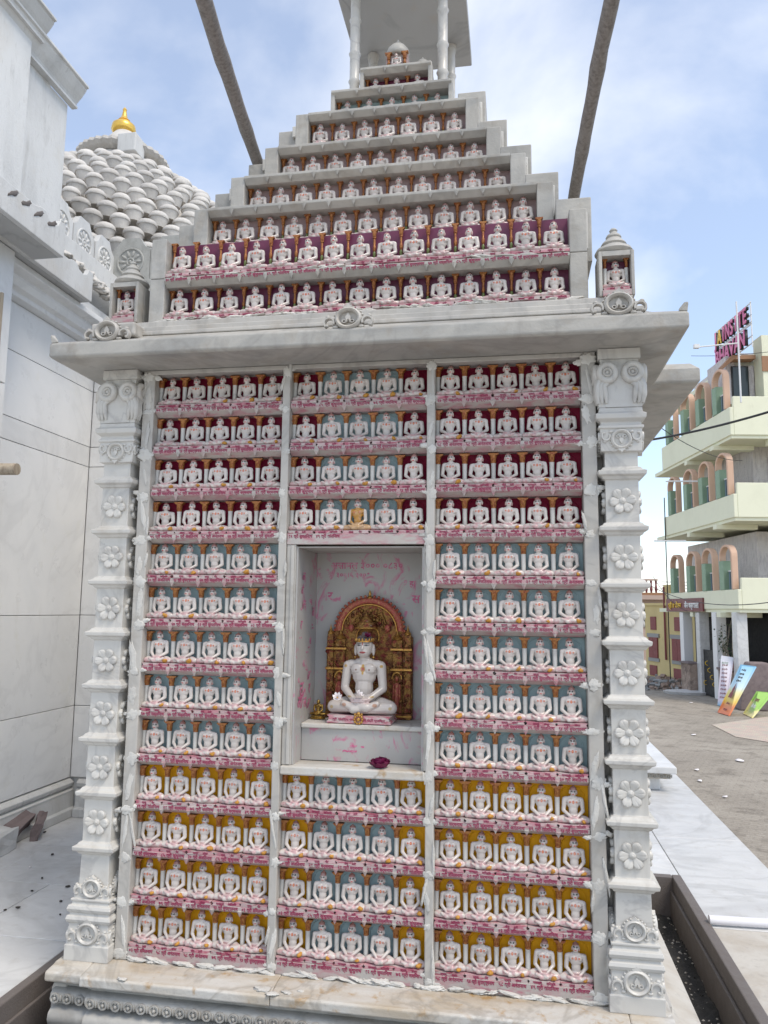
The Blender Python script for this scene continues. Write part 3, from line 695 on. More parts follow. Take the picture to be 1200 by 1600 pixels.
# the idol on its inscribed slab
IX, IY, IZ = 0.878, 0.165, 0.8885
idol_me = remeshed(figure_mb(True, 1.22), 0.00078, 4, 'marble_idol'); idol_me.materials.append(M['idol']); paint(idol_me, 'idol', 0, 1.22)
idol = inst('marble_idol', idol_me, None, (IX, IY, IZ+0.034), (0, 0, -0.04), (2.62, 2.62, 2.56))
tag(idol, 'large white marble idol seated cross-legged in the central niche', 'idol')
def idol_part(nm, mb, mat, smooth=40):      # in the small figure's own units
    return mb.build(nm, mat, idol, (0, 0, 0), smooth=smooth, local=True)
sb = MB().prism([(-0.0495, -0.0122), (0.0495, -0.0122), (0.0495, -0.0095), (0.047, -0.0075), (0.0465, -0.003), (0.0495, -0.0005), (-0.0495, -0.0005), (-0.0465, -0.003), (-0.047, -0.0075), (-0.0495, -0.0095)], 1, -0.026, 0.026)
slab_ = idol_part('inscribed_slab', sb, 'marble_pedestal', None)
tm = text_mesh('inscription', 'श्री शांतिनाथ भगवान   जिन मंदिर प्रतिष्ठा', 0.0052, 'ink', 0.0002, 0.088); inst('inscription', tm, slab_, (0, -0.0262, -0.0085), local=True)
em = MB()
for k in range(10):
    a = k*math.pi/5; em.ell((0.0062*math.cos(a), -0.0272, -0.0060+0.0062*math.sin(a)), (0.0021, 0.0012, 0.0021), 6, 5)
em.ell((0, -0.0275, -0.006), (0.0032, 0.0018, 0.0032), 8, 6); em.ell((0, -0.0275, 0.003), (0.003, 0.0014, 0.0026), 8, 6)
for s in (-1, 1): em.ell((s*0.005, -0.0272, 0.0018), (0.002, 0.0012, 0.002), 6, 5)
idol_part('rosette_emblem', em, 'gold')
cr = MB().torus((0, 0.0068, 0.1125), 0.0136, 0.0014, 24, 8, 'xy', 1.0, 1.05)
for k in range(9):
    a = math.pi+math.pi*k/8; cr.ell((0.0140*math.cos(a), 0.0068+0.0145*math.sin(a), 0.1148), (0.0017, 0.0012, 0.0027), 6, 5)
idol_part('crown', cr, 'gold')
er = MB()
for s in (-1, 1): er.ell((s*0.0148, 0.006, 0.0875), 0.0017, 8, 6)
idol_part('earring', er, 'gold')

# backdrop arch
AR = empty('gilded_arch', (IX, 0.28, 0.8885)); tag(AR, 'gilded carved arch with red enamel standing behind the large idol', 'arch')
ax = IX+0.003
pan = [(ax-0.185, 0.889), (ax+0.185, 0.889), (ax+0.185, 1.225), (ax+0.15, 1.25)]
for k in range(13):
    a = math.pi*k/12; pan.append((ax+0.142*math.cos(a), 1.252+0.125*math.sin(a)))
pan += [(ax-0.15, 1.25), (ax-0.185, 1.225)]
MB().prism(pan, 1, 0.278, 0.298).build('back_plate', 'gold_ornament', AR, bevel=0.003)
M['red_rim'] = surface('red_rim', (0.36, 0.075, 0.055), [((0.5, 0.28, 0.10), 120, 0.5, 0.65, 0.8)], rough=0.4, metal=0.2, bump_s=0.6, bump_scale=180, bump_d=0.004)
MB().torus((ax, 0.274, 1.250), 0.134, 0.0145, 28, 8, 'xz', 1, 0.95, 0, math.pi, ry=0.010).build('arch_rim', 'red_rim', AR, smooth=60)
MB().torus((ax, 0.270, 1.250), 0.117, 0.0035, 28, 6, 'xz', 1, 0.95, 0, math.pi).build('arch_bead', 'gold', AR, smooth=60)
rim = MB()
for k in range(25):
    a = math.pi*k/24; rim.ell((ax+0.150*math.cos(a), 0.276, 1.252+0.144*math.sin(a)), (0.0065, 0.006, 0.0065), 8, 6)
rim.build('arch_cresting', 'red_rim', AR, smooth=180)
MB().lathe([(0.009, 0), (0.012, 0.006), (0.005, 0.014), (0.007, 0.02), (0.001, 0.036)], 10, (ax, 0.276, 1.386)).build('arch_finial', 'gold', AR, smooth=50)
for s in (-1, 1):
    for q, (dx, wdt, zt) in enumerate(((0.166, 0.017, 1.236), (0.122, 0.026, 1.215))):
        c = ax+s*dx; pl = MB()
        pl.box(c-wdt, c+wdt, 0.258, 0.278, 0.8895, 0.915).box(c-wdt*0.8, c+wdt*0.8, 0.263, 0.278, 0.9155, 1.085).box(c-wdt, c+wdt, 0.256, 0.278, 1.0855, 1.100)
        pl.box(c-wdt*0.75, c+wdt*0.75, 0.264, 0.278, 1.1005, 1.168).box(c-wdt, c+wdt, 0.256, 0.278, 1.1685, 1.182).box(c-wdt*0.8, c+wdt*0.8, 0.262, 0.278, 1.1825, zt)
        p_ = pl.build('arch_pier', 'gold_ornament', AR, bevel=0.002)
        MB().lathe([(wdt*0.7, 0), (wdt*0.85, 0.006), (wdt*0.4, 0.016), (wdt*0.15, 0.03), (0.001, 0.04)], 10, (c, 0.268, zt)).build('pier_finial', 'gold', p_, smooth=50)
        for zz in (1.092, 1.175, 0.903): MB().box(c-wdt*1.06, c+wdt*1.06, 0.2535, 0.2565, zz-0.0035, zz+0.0035).build('gilt_band', 'gold', p_)
        # attendant figure standing in the pier
        if q == 1:
            f_ = MB().cap((c, 0.255, 0.93), (c, 0.255, 1.03), 0.010, 0.012).ell((c, 0.254, 1.055), (0.0085, 0.0085, 0.011)).cap((c-0.012, 0.255, 1.03), (c-0.014, 0.252, 0.975), 0.0045, 0.004).cap((c+0.012, 0.255, 1.03), (c+0.014, 0.252, 0.975), 0.0045, 0.004)
            f_.build('attendant_relief', 'red_rim', AR, smooth=60)
            MB().torus((c, 0.257, 1.055), 0.020, 0.0035, 14, 6, 'xz', 1, 1.3, 0, math.pi).build('pier_arch', 'gold', AR, smooth=60)
orn = MB()
for k in range(60):
    a = rr(0.1, math.pi-0.1); q = rr(0.045, 0.108)
    orn.ell((ax+q*math.cos(a), 0.275, 1.25+q*math.sin(a)*0.95), (rr(0.005, 0.010), 0.006, rr(0.005, 0.011)), 7, 5)
for k in range(70):
    s = random.choice((-1, 1)); orn.ell((ax+s*rr(0.105, 0.18), rr(0.257, 0.262), rr(0.92, 1.23)), (rr(0.003, 0.007), 0.005, rr(0.003, 0.008)), 6, 5)
orn.build('carved_foliage', 'gold_ornament', AR, smooth=180)['kind'] = 'stuff'
for s in (-1, 1): MB().ell((ax+s*0.078, 0.270, 1.262), (0.013, 0.008, 0.016), 10, 8).build('enamel_boss', 'red_rim', AR, smooth=180)
um = MB().lathe([(0.046, 0), (0.048, 0.006), (0.043, 0.012), (0.040, 0.024), (0.030, 0.026), (0.022, 0.040), (0.010, 0.050), (0.007, 0.056), (0.001, 0.068)], 20, (ax-0.006, 0.235, 1.262), 1, 0.7)
um.build('canopy_umbrella', 'gold_ornament', AR, smooth=50)
MB().torus((ax-0.006, 0.235, 1.263), 0.047, 0.003, 24, 6, 'xy', 1, 0.7).build('umbrella_rim', 'gold', AR, smooth=180)
MB().torus((ax-0.004, 0.262, 1.225), 0.048, 0.004, 24, 8, 'xz', 1, 1.0, -0.4, math.pi+0.4).build('halo', 'gold', AR, smooth=180)

def flower_mesh(n, r, mat, tilt, layers=2, ctr='gold'):
    m = MB()
    for l in range(layers):
        for k in range(n):
            a = 2*math.pi*(k+0.5*l)/n; q = r*(1-0.32*l)
            rot = Matrix.Rotation(a, 4, 'Z') @ Matrix.Rotation(-tilt-0.35*l, 4, 'Y')
            vs = [rot @ Vector(p) for p in ((0, 0, 0), (q*0.45, -q*0.26, 0.03*q), (q*0.8, -q*0.2, 0.12*q), (q, 0, 0.25*q), (q*0.8, q*0.2, 0.12*q), (q*0.45, q*0.26, 0.03*q), (q*0.5, 0, -0.05*q))]
            m.add(vs, [(0, 1, 6), (1, 2, 6), (2, 3, 6), (3, 4, 6), (4, 5, 6), (5, 0, 6)])
    m.ell((0, 0, r*0.15), (r*0.18, r*0.18, r*0.12), 8, 5, 1)
    return m.mesh('flower', [mat, ctr], 180)
fw = flower_mesh(7, 0.026, 'petal_white', 0.5)
o = inst('white_flower', fw, None, (IX-0.092, IY-0.058, IZ+0.098), (0.9, -0.2, 0.3)); tag(o, 'white flower lying on the forearm of the large idol', 'flower')
o = inst('white_flower', fw, None, (IX-0.006, IY-0.066, IZ+0.112), (0.7, 0.0, 1.3), 0.95); tag(o, 'white flower cupped in the joined hands of the large idol', 'flower')
o = inst('red_flower', flower_mesh(7, 0.022, 'rose', 0.5, 2, 'rose'), None, (IX+0.016, IY-0.008, IZ+0.342), (0.7, 0.25, 0.2), 0.85); tag(o, 'dark red flower tucked above the crown of the large idol', 'flower')
# wilted rose on the sill
rs_ = MB()
for k in range(26):
    a = k*2.4+rr(-.3, .3); lay = k/26; q = 0.010+0.030*lay; tilt = 1.35-0.95*lay
    rot = Matrix.Rotation(a, 4, 'Z') @ Matrix.Rotation(-tilt, 4, 'Y'); w_ = rr(0.013, 0.019)
    n_ = 4; vs = []
    for i in range(n_):
        for j in range(n_):
            u_, v_ = i/(n_-1), (j/(n_-1)-0.5)*2
            p = Vector((w_*1.7*u_, v_*w_*(0.45+0.75*math.sin(math.pi*min(.8, u_*.8+.1))), -0.006*math.sin(u_*3)+0.004*v_*v_+rr(-.0018, .0018)))
            vs.append(rot @ p+Vector((q*math.cos(a)*0.55, q*math.sin(a)*0.45, 0.010)))
    rs_.add(vs, [(i*n_+j, i*n_+j+1, (i+1)*n_+j+1, (i+1)*n_+j) for i in range(n_-1) for j in range(n_-1)])
rs_.ell((0, 0, 0.010), (0.030, 0.022, 0.012), 12, 6)
for v_i, p in enumerate(rs_.v):
    if p[2] < 0.0: rs_.v[v_i] = (p[0], p[1], 0.0005)
o = rs_.build('wilted_rose', 'rose', None, (0.977, 0.020, 0.742), smooth=60); tag(o, 'wilted dark magenta rose lying on the niche sill', 'flower')
# little brass figure beside the idol
bz = remeshed(figure_mb(), 0.0022, 2, 'brass_figure'); bz.materials.append(M['brass'])
bf = inst('brass_figure', bz, None, (0.682, 0.205, 0.905), (0, 0, -0.1), (0.62, 0.62, 0.52)); tag(bf, 'tiny dark brass seated figure in the corner beside the large idol', 'figurine')
MB().lathe([(0.052, 0), (0.056, 0.008), (0.046, 0.014), (0.048, 0.026)], 14, (0, 0, -0.0265), 1, 0.7).build('base', 'brass', bf, local=True, smooth=40)
# ------------------------------------------------------------------ carved motif: ringed leaf with scrolls
def motif_mb(side=True):
    m = MB().torus((0, 0, 0.034), 0.0275, 0.0060, 22, 8, 'xz', 1.0, 1.06, ry=0.011)
    for k in range(11):
        a_ = math.pi*(k-0.0)/10; m.ell((0.0345*math.cos(a_), 0.001, 0.034+0.0365*math.sin(a_)), (0.0038, 0.006, 0.0038), 6, 5)
    m.prism([(-0.008, 0.062), (0.008, 0.062), (0.011, 0.070), (0.005, 0.073), (0, 0.080), (-0.005, 0.073), (-0.011, 0.070)], 1, -0.008, 0.006)
    m.prism([(-0.0055, 0.030), (0.0055, 0.030), (0.0065, 0.038), (0, 0.050), (-0.0065, 0.038)], 1, -0.006, 0.004)
    for s in (-1, 1): m.torus((s*0.0098, -0.001, 0.0245), 0.0045, 0.0022, 10, 6, 'xz', ry=0.005)
    for s in (-1, 1):
        m.ell((s*0.0035, -0.002, 0.027), (0.0030, 0.006, 0.0060), 8, 6)
        if side:
            m.torus((s*0.046, 0, 0.022), 0.0120, 0.0036, 16, 6, 'xz', 1, 1.25, -0.9 if s > 0 else -math.pi+0.9-4.4, (-0.9 if s > 0 else -math.pi+0.9-4.4)+4.4, ry=0.008)
            m.ell((s*0.0515, -0.001, 0.0125), (0.0045, 0.006, 0.0045), 8, 6)
            m.ell((s*0.050, 0, 0.041), (0.006, 0.006, 0.0055), 8, 6)
            m.ell((s*0.031, 0, 0.008), (0.008, 0.006, 0.0055), 8, 6)
    m.box(-0.027, 0.027, 0.002, 0.006, 0.004, 0.056)
    return m
MOTIF = motif_mb().mesh('carved_medallion', 'marble_pillar', 60)
MOTIF_E = MOTIF.copy(); MOTIF_E.materials[0] = M['marble']

def flower_relief():
    m = MB(); nt_, nr_ = 96, 9; vs = []
    for j in range(nr_):
        t = j/(nr_-1)
        for i in range(nt_):
            a = 2*math.pi*i/nt_; pk = abs(math.cos(3*a)); rim = 0.0445*(0.66+0.34*pk**0.55)
            q = 0.010+(rim-0.010)*t
            cup = 0.0055+0.0105*math.sin(min(1.0, t*1.15)*math.pi/2)**1.4          # petals turn up toward the rim
            groove = 0.0085*(1-pk**0.45)*min(1.0, t*2.2)                             # cut between petals
            crease = 0.0022*max(0, 1-abs(math.sin(3*a))*9)*t                         # fine line down each petal
            h_ = cup-groove-crease
            if t > 0.93: h_ *= 0.72
            vs.append((q*math.cos(a), -max(h_, 0.001), q*math.sin(a)))
    for i in range(nt_):
        a = 2*math.pi*i/nt_; pk = abs(math.cos(3*a)); rim = 0.0430*(0.66+0.34*pk**0.55); vs.append((rim*math.cos(a), 0.004, rim*math.sin(a)))
    m.add(vs, [(j*nt_+i, j*nt_+(i+1) % nt_, (j+1)*nt_+(i+1) % nt_, (j+1)*nt_+i) for j in range(nr_) for i in range(nt_)])
    m.ell((0, -0.0055, 0), (0.0115, 0.0075, 0.0115), 16, 8)
    m.ell((0, -0.0125, 0), (0.0045, 0.003, 0.0045), 8, 6)
    return m.mesh('flower', 'marble_pillar', 50)
FLO = flower_relief()

def sq(c, h, z): return rect(c[0]-h, c[0]+h, c[1]-h, c[1]+h, z)
def pillar(cx, cy, sides):
    P = MB()
    # plinth, carved block, rolls, block, shaft, capital
    prof = [(0.092, -0.0118), (0.092, 0.045), (0.087, 0.0455), (0.083, 0.115), (0.083, 0.124), (0.090, 0.126), (0.094, 0.138), (0.090, 0.150), (0.082, 0.152), (0.080, 0.160),
            (0.088, 0.163), (0.092, 0.175), (0.088, 0.187), (0.078, 0.189), (0.076, 0.200), (0.082, 0.202), (0.082, 0.2105), (0.073, 0.212), (0.070, 0.255), (0.062, 0.258), (0.0600, 0.36)]
    for k in range(8):
        zb = 0.395+0.2085*k
        prof += [(0.0600, zb-0.024), (0.068, zb-0.021), (0.074, zb-0.012), (0.086, zb-0.006), (0.088, zb+0.008), (0.076, zb+0.013), (0.069, zb+0.022), (0.0600, zb+0.025)]
    prof += [(0.0600, 1.935), (0.074, 1.937), (0.076, 2.022), (0.082, 2.024), (0.082, 2.034), (0.074, 2.037), (0.073, 2.048), (0.090, 2.060), (0.092, 2.078), (0.080, 2.086), (0.078, 2.103), (0.070, 2.110), (0.070, 2.292), (0.078, 2.293), (0.078, 2.334)]
    # remove the duplicated start of the first collar
    out_ = []
    for h, z in prof:
        if out_ and z <= out_[-1][1]: z = out_[-1][1]+0.0004
        out_.append((h, z))
    P.rings([sq((0, 0), h, z) for h, z in out_])
    p = P.build('pillar', 'marble_pillar', SH, (cx, cy, 0), bevel=0.0025)
    dirs = {'f': (0, -1, 0.0), 'r': (1, 0, math.pi/2), 'l': (-1, 0, -math.pi/2)}
    for s in sides:
        dx, dy, rz = dirs[s]
        for k in range(7):
            inst('flower', FLO, p, (cx+dx*0.0590, cy+dy*0.0590, 0.4945+0.2095*k), (0, rr(-0.12, 0.12), rz), (lambda k_: (k_, k_*0.8, k_))(rr(1.08, 1.16)))
        inst('carved_medallion', MOTIF, p, (cx+dx*0.0845, cy+dy*0.0845, 0.047), (0, 0, rz), (1.40, 1.2, 1.22))
        inst('carved_medallion', MOTIF, p, (cx+dx*0.071, cy+dy*0.071, 0.214), (0, 0, rz), (1.20, 1.1, 1.05))
        inst('carved_medallion', MOTIF, p, (cx+dx*0.0755, cy+dy*0.0755, 2.020), (0, math.pi, rz), (1.20, 1.1, 1.12))
    # volute capital
    for s in sides:
        dx, dy, rz = dirs[s]; c = MB()
        for q in (-1, 1):
            c.torus((q*0.046, -0.010, 2.236), 0.029, 0.0135, 22, 10, 'xz', 1, 1.05, ry=0.016)
            c.torus((q*0.046, -0.014, 2.236), 0.014, 0.006, 16, 8, 'xz', 1, 1.0, ry=0.012)
            c.ell((q*0.046, -0.012, 2.236), (0.010, 0.010, 0.010), 10, 8)
            for w_, x1 in ((0, 0.080), (1, 0.066), (2, 0.050)):       # drooping leaves below each volute
                c.tube([(q*(0.072-0.018*w_), -0.006, 2.215-0.004*w_), (q*(0.083-0.012*w_), -0.010, 2.185), (q*(x1+0.004), -0.011, 2.150), (q*(x1), -0.007, 2.118)], [0.010, 0.0115, 0.0105, 0.005], 8)
        c.box(-0.055, 0.055, -0.006, 0.0, 2.104, 2.170)
        c.prism([(-0.078, 2.104), (0.078, 2.104), (0.085, 2.13), (0.085, 2.22), (0.07, 2.26), (-0.07, 2.26), (-0.085, 2.22), (-0.085, 2.13)], 1, -0.004, 0.012)
        ob = c.build('volute_capital', 'marble_pillar', p, (cx+dx*0.075, cy+dy*0.075, 0), smooth=60); ob.rotation_euler = (0, 0, rz)
    return p
pillar(-0.146, 0.031, 'frl'); pillar(1.888, 0.031, 'frl')

# ------------------------------------------------------------------ ledge and base mouldings
lp = [(0.06, -0.0121), (-0.07, -0.0121), (-0.098, -0.016), (-0.150, -0.021), (-0.157, -0.026), (-0.158, -0.054), (-0.140, -0.062), (0.06, -0.062)]
MB().prism(lp, 0, -0.112, 0.62).build('ledge_slab', 'marble_grimy', SH, bevel=0.004)
MB().prism(lp, 0, 0.6215, 1.858).build('ledge_slab', 'marble_grimy', SH, bevel=0.004)
lq = [(y+0.014 if y < -0.08 else y, z+0.001) for y, z in lp]
for a, b in ((-0.262, -0.1125), (1.8585, 2.006)): MB().prism(lq, 0, a, b).build('ledge_slab', 'marble_grimy', SH, bevel=0.006)
MB().prism([(0.061, -0.030), (0.061, -0.062), (2.5, -0.062), (2.5, -0.030)], 0, -0.27, 2.02).build('ledge_bed', 'marble', SH)
mo = [(0.06, -0.0625), (-0.118, -0.0625), (-0.118, -0.078), (-0.095, -0.080), (-0.095, -0.092), (-0.122, -0.094), (-0.136, -0.104), (-0.140, -0.118), (-0.134, -0.132), (-0.116, -0.141), (-0.090, -0.143), (-0.090, -0.152),
      (-0.125, -0.154), (-0.146, -0.168), (-0.152, -0.188), (-0.146, -0.208), (-0.125, -0.222), (-0.10, -0.225), (-0.10, -0.25), (-0.19, -0.26), (-0.19, -0.36), (0.06, -0.36)]
MB().prism(mo, 0, -0.095, 1.842).build('base_moulding', 'marble_tier', SH, smooth=40)
mq = [(y+0.016 if y < -0.02 else y, z) for y, z in mo]
for a, b in ((-0.245, -0.0955), (1.8425, 1.99)): MB().prism(mq, 0, a, b).build('base_moulding', 'marble_tier', SH, smooth=40)
leafm = MB().torus((0, 0, 0), 0.0150, 0.0045, 14, 6, 'xz', 1.05, 1.0, ry=0.006).ell((0, -0.002, -0.002), (0.006, 0.007, 0.008), 8, 6).ell((0.0235, 0, 0), (0.005, 0.006, 0.014), 6, 6)
leafm.ell((0, -0.002, 0.010), (0.004, 0.005, 0.004), 6, 5)
LM = leafm.mesh('moulding_leaf', 'marble_tier', 60)
for k in range(38):
    x = -0.072+0.0505*k
    if x < 1.83: inst('moulding_leaf', LM, SH, (x, -0.139, -0.118), (rr(-0.05, 0.05), 0, 0), rr(0.94, 1.05))
for k in range(3):
    inst('moulding_leaf', LM, SH, (-0.225+0.0505*k, -0.123, -0.118)); inst('moulding_leaf', LM, SH, (1.866+0.0505*k, -0.123, -0.118))
# side plinth toward the street
MB().prism([(1.99, -0.064), (2.03, -0.075), (2.05, -0.095), (2.14, -0.13), (2.14, -0.40), (1.99, -0.40)], 1, -0.10, 2.5).build('side_plinth', 'floor_stained', SH, bevel=0.006)
MB().prism([(-0.245, -0.064), (-0.262, -0.1), (-0.262, -0.40), (-0.2, -0.40), (-0.2, -0.064)], 1, -0.09, 2.5).build('side_plinth', 'floor_stained', SH, bevel=0.006)

# ------------------------------------------------------------------ eave
ex0, ex1, ey0, ey1 = -0.365, 2.107, -0.222, 2.66
def ring(i, z): return rect(ex0+i, ex1-i, ey0+i, ey1-i, z)
MB().rings([ring(0.185, 2.3352), ring(0.012, 2.3355), ring(0.0, 2.343), ring(0.0, 2.396), ring(0.010, 2.404), ring(0.10, 2.440), ring(0.135, 2.462)]).build('eave', 'marble_tier', SH, bevel=0.005)
MB().rings([ring(0.128, 2.4622), ring(0.128, 2.480), ring(0.150, 2.4805), ring(0.150, 2.508), ring(0.165, 2.5082), ring(0.165, 2.535)]).build('eave_step', 'marble', SH, bevel=0.004)
MB().rings([rect(2.0, 2.285, 0.470, 1.98, 2.3345), rect(2.0, 2.295, 0.460, 1.99, 2.345), rect(2.0, 2.295, 0.460, 1.99, 2.40), rect(2.0, 2.26, 0.48, 1.97, 2.43)]).build('side_eave', 'marble_tier', SH, bevel=0.005)
MB().rings([rect(-0.553, -0.25, 0.470, 1.98, 2.3345), rect(-0.558, -0.25, 0.460, 1.99, 2.345), rect(-0.558, -0.25, 0.460, 1.99, 2.40), rect(-0.52, -0.25, 0.48, 1.97, 2.43)]).build('side_eave', 'marble_tier', SH, bevel=0.005)
for sx, x in ((1, ex0), (-1, ex1)):
    h = MB().add([(0, 0, 0), (0.035*sx, 0, 0.004), (0, 0.035, 0.004), (-0.004*sx, -0.004, 0.035), (0.010*sx, 0.008, 0.037)], [(0, 1, 3), (0, 3, 2), (1, 4, 3), (2, 3, 4), (1, 2, 4), (0, 2, 1)])
    h.build('eave_horn', 'marble_tier', SH, (x+0.004*sx, ey0+0.004, 2.400), bevel=0.003)
for u, v in ((167, 530), (544, 510), (967, 486)):
    q = px(u, v, 1, ey0+0.012)
    e_ = inst('eave_medallion', MOTIF_E, SH, (q.x, ey0+0.016, 2.400), None, (1.62, 1.8, 1.25))
MB().box(-0.225, -0.03, -0.16, -0.04, 2.44, 2.50).build('eave_rib', 'marble', SH, bevel=0.01)

# ------------------------------------------------------------------ stepped tiers
tiers = []       # (n figures, y front, x0, x1, z base, z top, backing)
XS = [-0.038, -0.038, 0.080, 0.188, 0.298, 0.404, 0.548, 0.672]
YS = [-0.030, -0.030, 0.120, 0.270, 0.420, 0.570, 0.720, 0.870]
ZT = [2.732, 2.912, 3.122, 3.355, 3.590, 3.858, 4.080, 4.310]
NF = [15, 15, 13, 11, 9, 7, 5, 3]
TB = ['purple', 'purple', 'greyback', 'greyback', 'greyback', 'greyback', 'blue', 'purple']
YB = 2.43
for t in range(8):
    n, y0, xa, zt = NF[t], YS[t], XS[t], ZT[t]; xb = 2*CX-xa; zb = 2.5355 if t == 0 else ZT[t-1]+0.0005
    yb = YB-(y0+0.03)
    T = MB().box(xa+0.005, xb-0.005, y0+0.075, yb, zb, zt-0.0005).build('tier_block', 'marble_tier', SH)
    pw = 0.068 if t < 6 else 0.022
    wide = xb-xa-2*pw; sp = wide/n
    fb = zt-0.194 if t >= 2 else zb+0.006          # foot level of the figures
    if t == 0: fb = zb+0.012
    lint = 0.050 if t != 1 else 0.0
    MB().box(xa+pw, xb-pw, y0-0.004, y0+0.076, zb+0.0005, fb).build('tier_shelf', 'marble_pink', T, bevel=0.003)
    for a, b in ((xa, xa+pw-0.0005), (xb-pw+0.0005, xb)):
        MB().box(a, b, y0-0.006, y0+0.0755, zb+0.001, zt if t != 1 else zt).build('tier_post', 'marble_tier', T, bevel=0.004)
    if lint:
        l_ = MB().prism([(y0+0.0745, zt-0.002), (y0-0.016, zt-0.002), (y0-0.016, zt-0.015), (y0+0.010, zt-0.036), (y0+0.0745, zt-0.036)], 0, xa+pw if t < 6 else xa+0.004, xb-pw if t < 6 else xb-0.004).build('tier_lintel', 'marble_tier', T, bevel=0.002)
        for j in range(1, n): inst('pendant', pend_w, l_, (xa+pw+sp*j, y0-0.0165, zt-0.0145), None, rr(0.85, 1.05))
    else:
        l_ = None
    top = (zt-0.037) if lint else zt
    bh = (top-fb)/0.134
    for j in range(n):
        x = xa+pw+sp*(j+0.5)
        inst('tier_back_panel', TBACK[TB[t]], T, (x, y0+0.068, fb+0.0005), None, (sp/0.098, 1, bh))
        bx0 = xa+pw+sp*j+(0.012 if j == 0 else 0)
        hs = (top-fb-0.04)/0.0905
        cs = inst('baluster', bal_me, T, (bx0, y0+0.048, fb+0.0005), None, (0.82, 0.82, hs))
        cp_ = inst('tier_capital', cap_me, T, (bx0, y0+0.048, fb+0.0005+0.0905*hs), None, (0.72, 0.72, 1))
        sc = min(1.14, (top-fb-0.003)/0.131)
        where = ['lowest roof tier', 'second roof tier', 'third roof tier', 'fourth roof tier', 'fifth roof tier', 'sixth roof tier', 'seventh roof tier', 'topmost roof tier'][t]
        figurine(x, y0+0.020, fb+0.0005, f'seated marble figurine, {ORD[j]} from temple side, {where} of the shrine', 'seated marble figurines on the roof tiers', dab=False, sc=sc, inscribe=t < 2)
    if t == 1:
        for j in range(n):
            inst('inscription', random.choice(SHELF_TXT), T, (xa+pw+sp*(j+0.5), y0-0.0168, zb-0.0175))
    # blocks of the side faces that show behind each step
    if 1 <= t <= 5:
        if t >= 2: MB().box(xa-0.130, xa+0.004, y0+0.12, yb-0.12, zb+0.001, zt).build('side_tier', 'marble_tier', T, bevel=0.004)
        MB().box(xb-0.112, xb+0.028, y0+0.09, yb-0.12, zb+0.001, zt+0.098).build('side_tier', 'marble_tier', T, bevel=0.004)
        MB().box(xb-0.06, xb+0.012, y0+0.0765, y0+0.0895, zb+0.05, zt+0.03).build('tier_infill', 'mortar', T, bevel=0.004)
        if t >= 2: MB().box(xa-0.05, xa+0.03, y0+0.10, y0+0.119, zt-0.05, zt+0.012).build('tier_infill', 'mortar', T, bevel=0.004)

# corner kiosks with bell finials
for xa, xb, side in ((-0.206, -0.076, 'temple wall'), (1.820, 1.952, 'street')):
    xm = (xa+xb)/2; z0 = 2.5355; z1 = 2.716; y0 = -0.064
    K = MB().box(xa, xb, y0+0.06, y0+0.135, z0, z1).build('corner_kiosk', 'marble_tier', SH, bevel=0.002)
    for a, b in ((xa, xa+0.013), (xb-0.013, xb)): MB().box(a, b, y0, y0+0.0595, z0, z1).build('kiosk_post', 'marble_tier', K, bevel=0.003)
    MB().box(xa+0.0135, xb-0.0135, y0+0.001, y0+0.0595, z1-0.020, z1-0.0005).build('kiosk_lintel', 'marble_tier', K)
    MB().box(xa+0.0135, xb-0.0135, y0-0.004, y0+0.0595, z0, z0+0.022).build('kiosk_sill', 'marble_pink', K)
    inst('back_panel', BACK['purple'], K, (xm, y0+0.0535, z0+0.0225), None, (1.0, 1, 1.0))
    for s in (-1, 1):
        c = inst('colonnette', shaft_me, K, (xm+s*0.040, y0+0.035, z0+0.0225), None, (0.8, 0.8, 1)); inst('kiosk_capital', cap_me, K, (xm+s*0.040, y0+0.035, z0+0.0225+0.0990), None, (0.5, 0.6, 1))
    fin = MB().lathe([(0.052, 0.0), (0.066, 0.004), (0.074, 0.016), (0.068, 0.028), (0.050, 0.038), (0.044, 0.044), (0.049, 0.050), (0.044, 0.058), (0.032, 0.070), (0.027, 0.076), (0.030, 0.082), (0.026, 0.090), (0.016, 0.098), (0.013, 0.104), (0.016, 0.110), (0.010, 0.118), (0.001, 0.122)], 24, (xm, y0+0.066, z1+0.0005))
    fin.build('bell_finial', 'marble_tier', K, smooth=50)
    figurine(xm, y0+0.026, z0+0.0225, f'seated marble figurine in the corner kiosk on the {side} side of the eave', 'figurines in the corner kiosks', dab=False, sc=1.0)

# crowning canopy
ZC = 4.262
for cx_, cy_, zb in ((0.622, 0.955, 4.085), (1.122, 0.955, 4.085), (0.622, 1.50, 4.085), (1.122, 1.50, 4.085)):
    h = 4.885-zb
    prof = [(0.034, 0), (0.034, 0.05), (0.028, 0.055), (0.034, 0.07), (0.026, 0.085), (0.028, 0.20), (0.035, 0.215), (0.028, 0.23), (0.028, 0.37), (0.035, 0.385), (0.028, 0.40), (0.028, h-0.22), (0.035, h-0.205), (0.028, h-0.19), (0.028, h-0.06), (0.036, h-0.02), (0.036, h)]
    MB().lathe(prof, 18, (cx_, cy_, zb)).build('canopy_column', 'marble_pillar', SH, smooth=50)
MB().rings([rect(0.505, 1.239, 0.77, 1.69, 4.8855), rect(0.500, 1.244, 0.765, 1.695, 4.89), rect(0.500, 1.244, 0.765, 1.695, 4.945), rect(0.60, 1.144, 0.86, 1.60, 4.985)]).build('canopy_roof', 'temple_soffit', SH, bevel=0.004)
MB().box(0.56, 1.184, 0.94, 1.56, 4.0, 4.0845).build('canopy_base', 'marble_tier', SH)
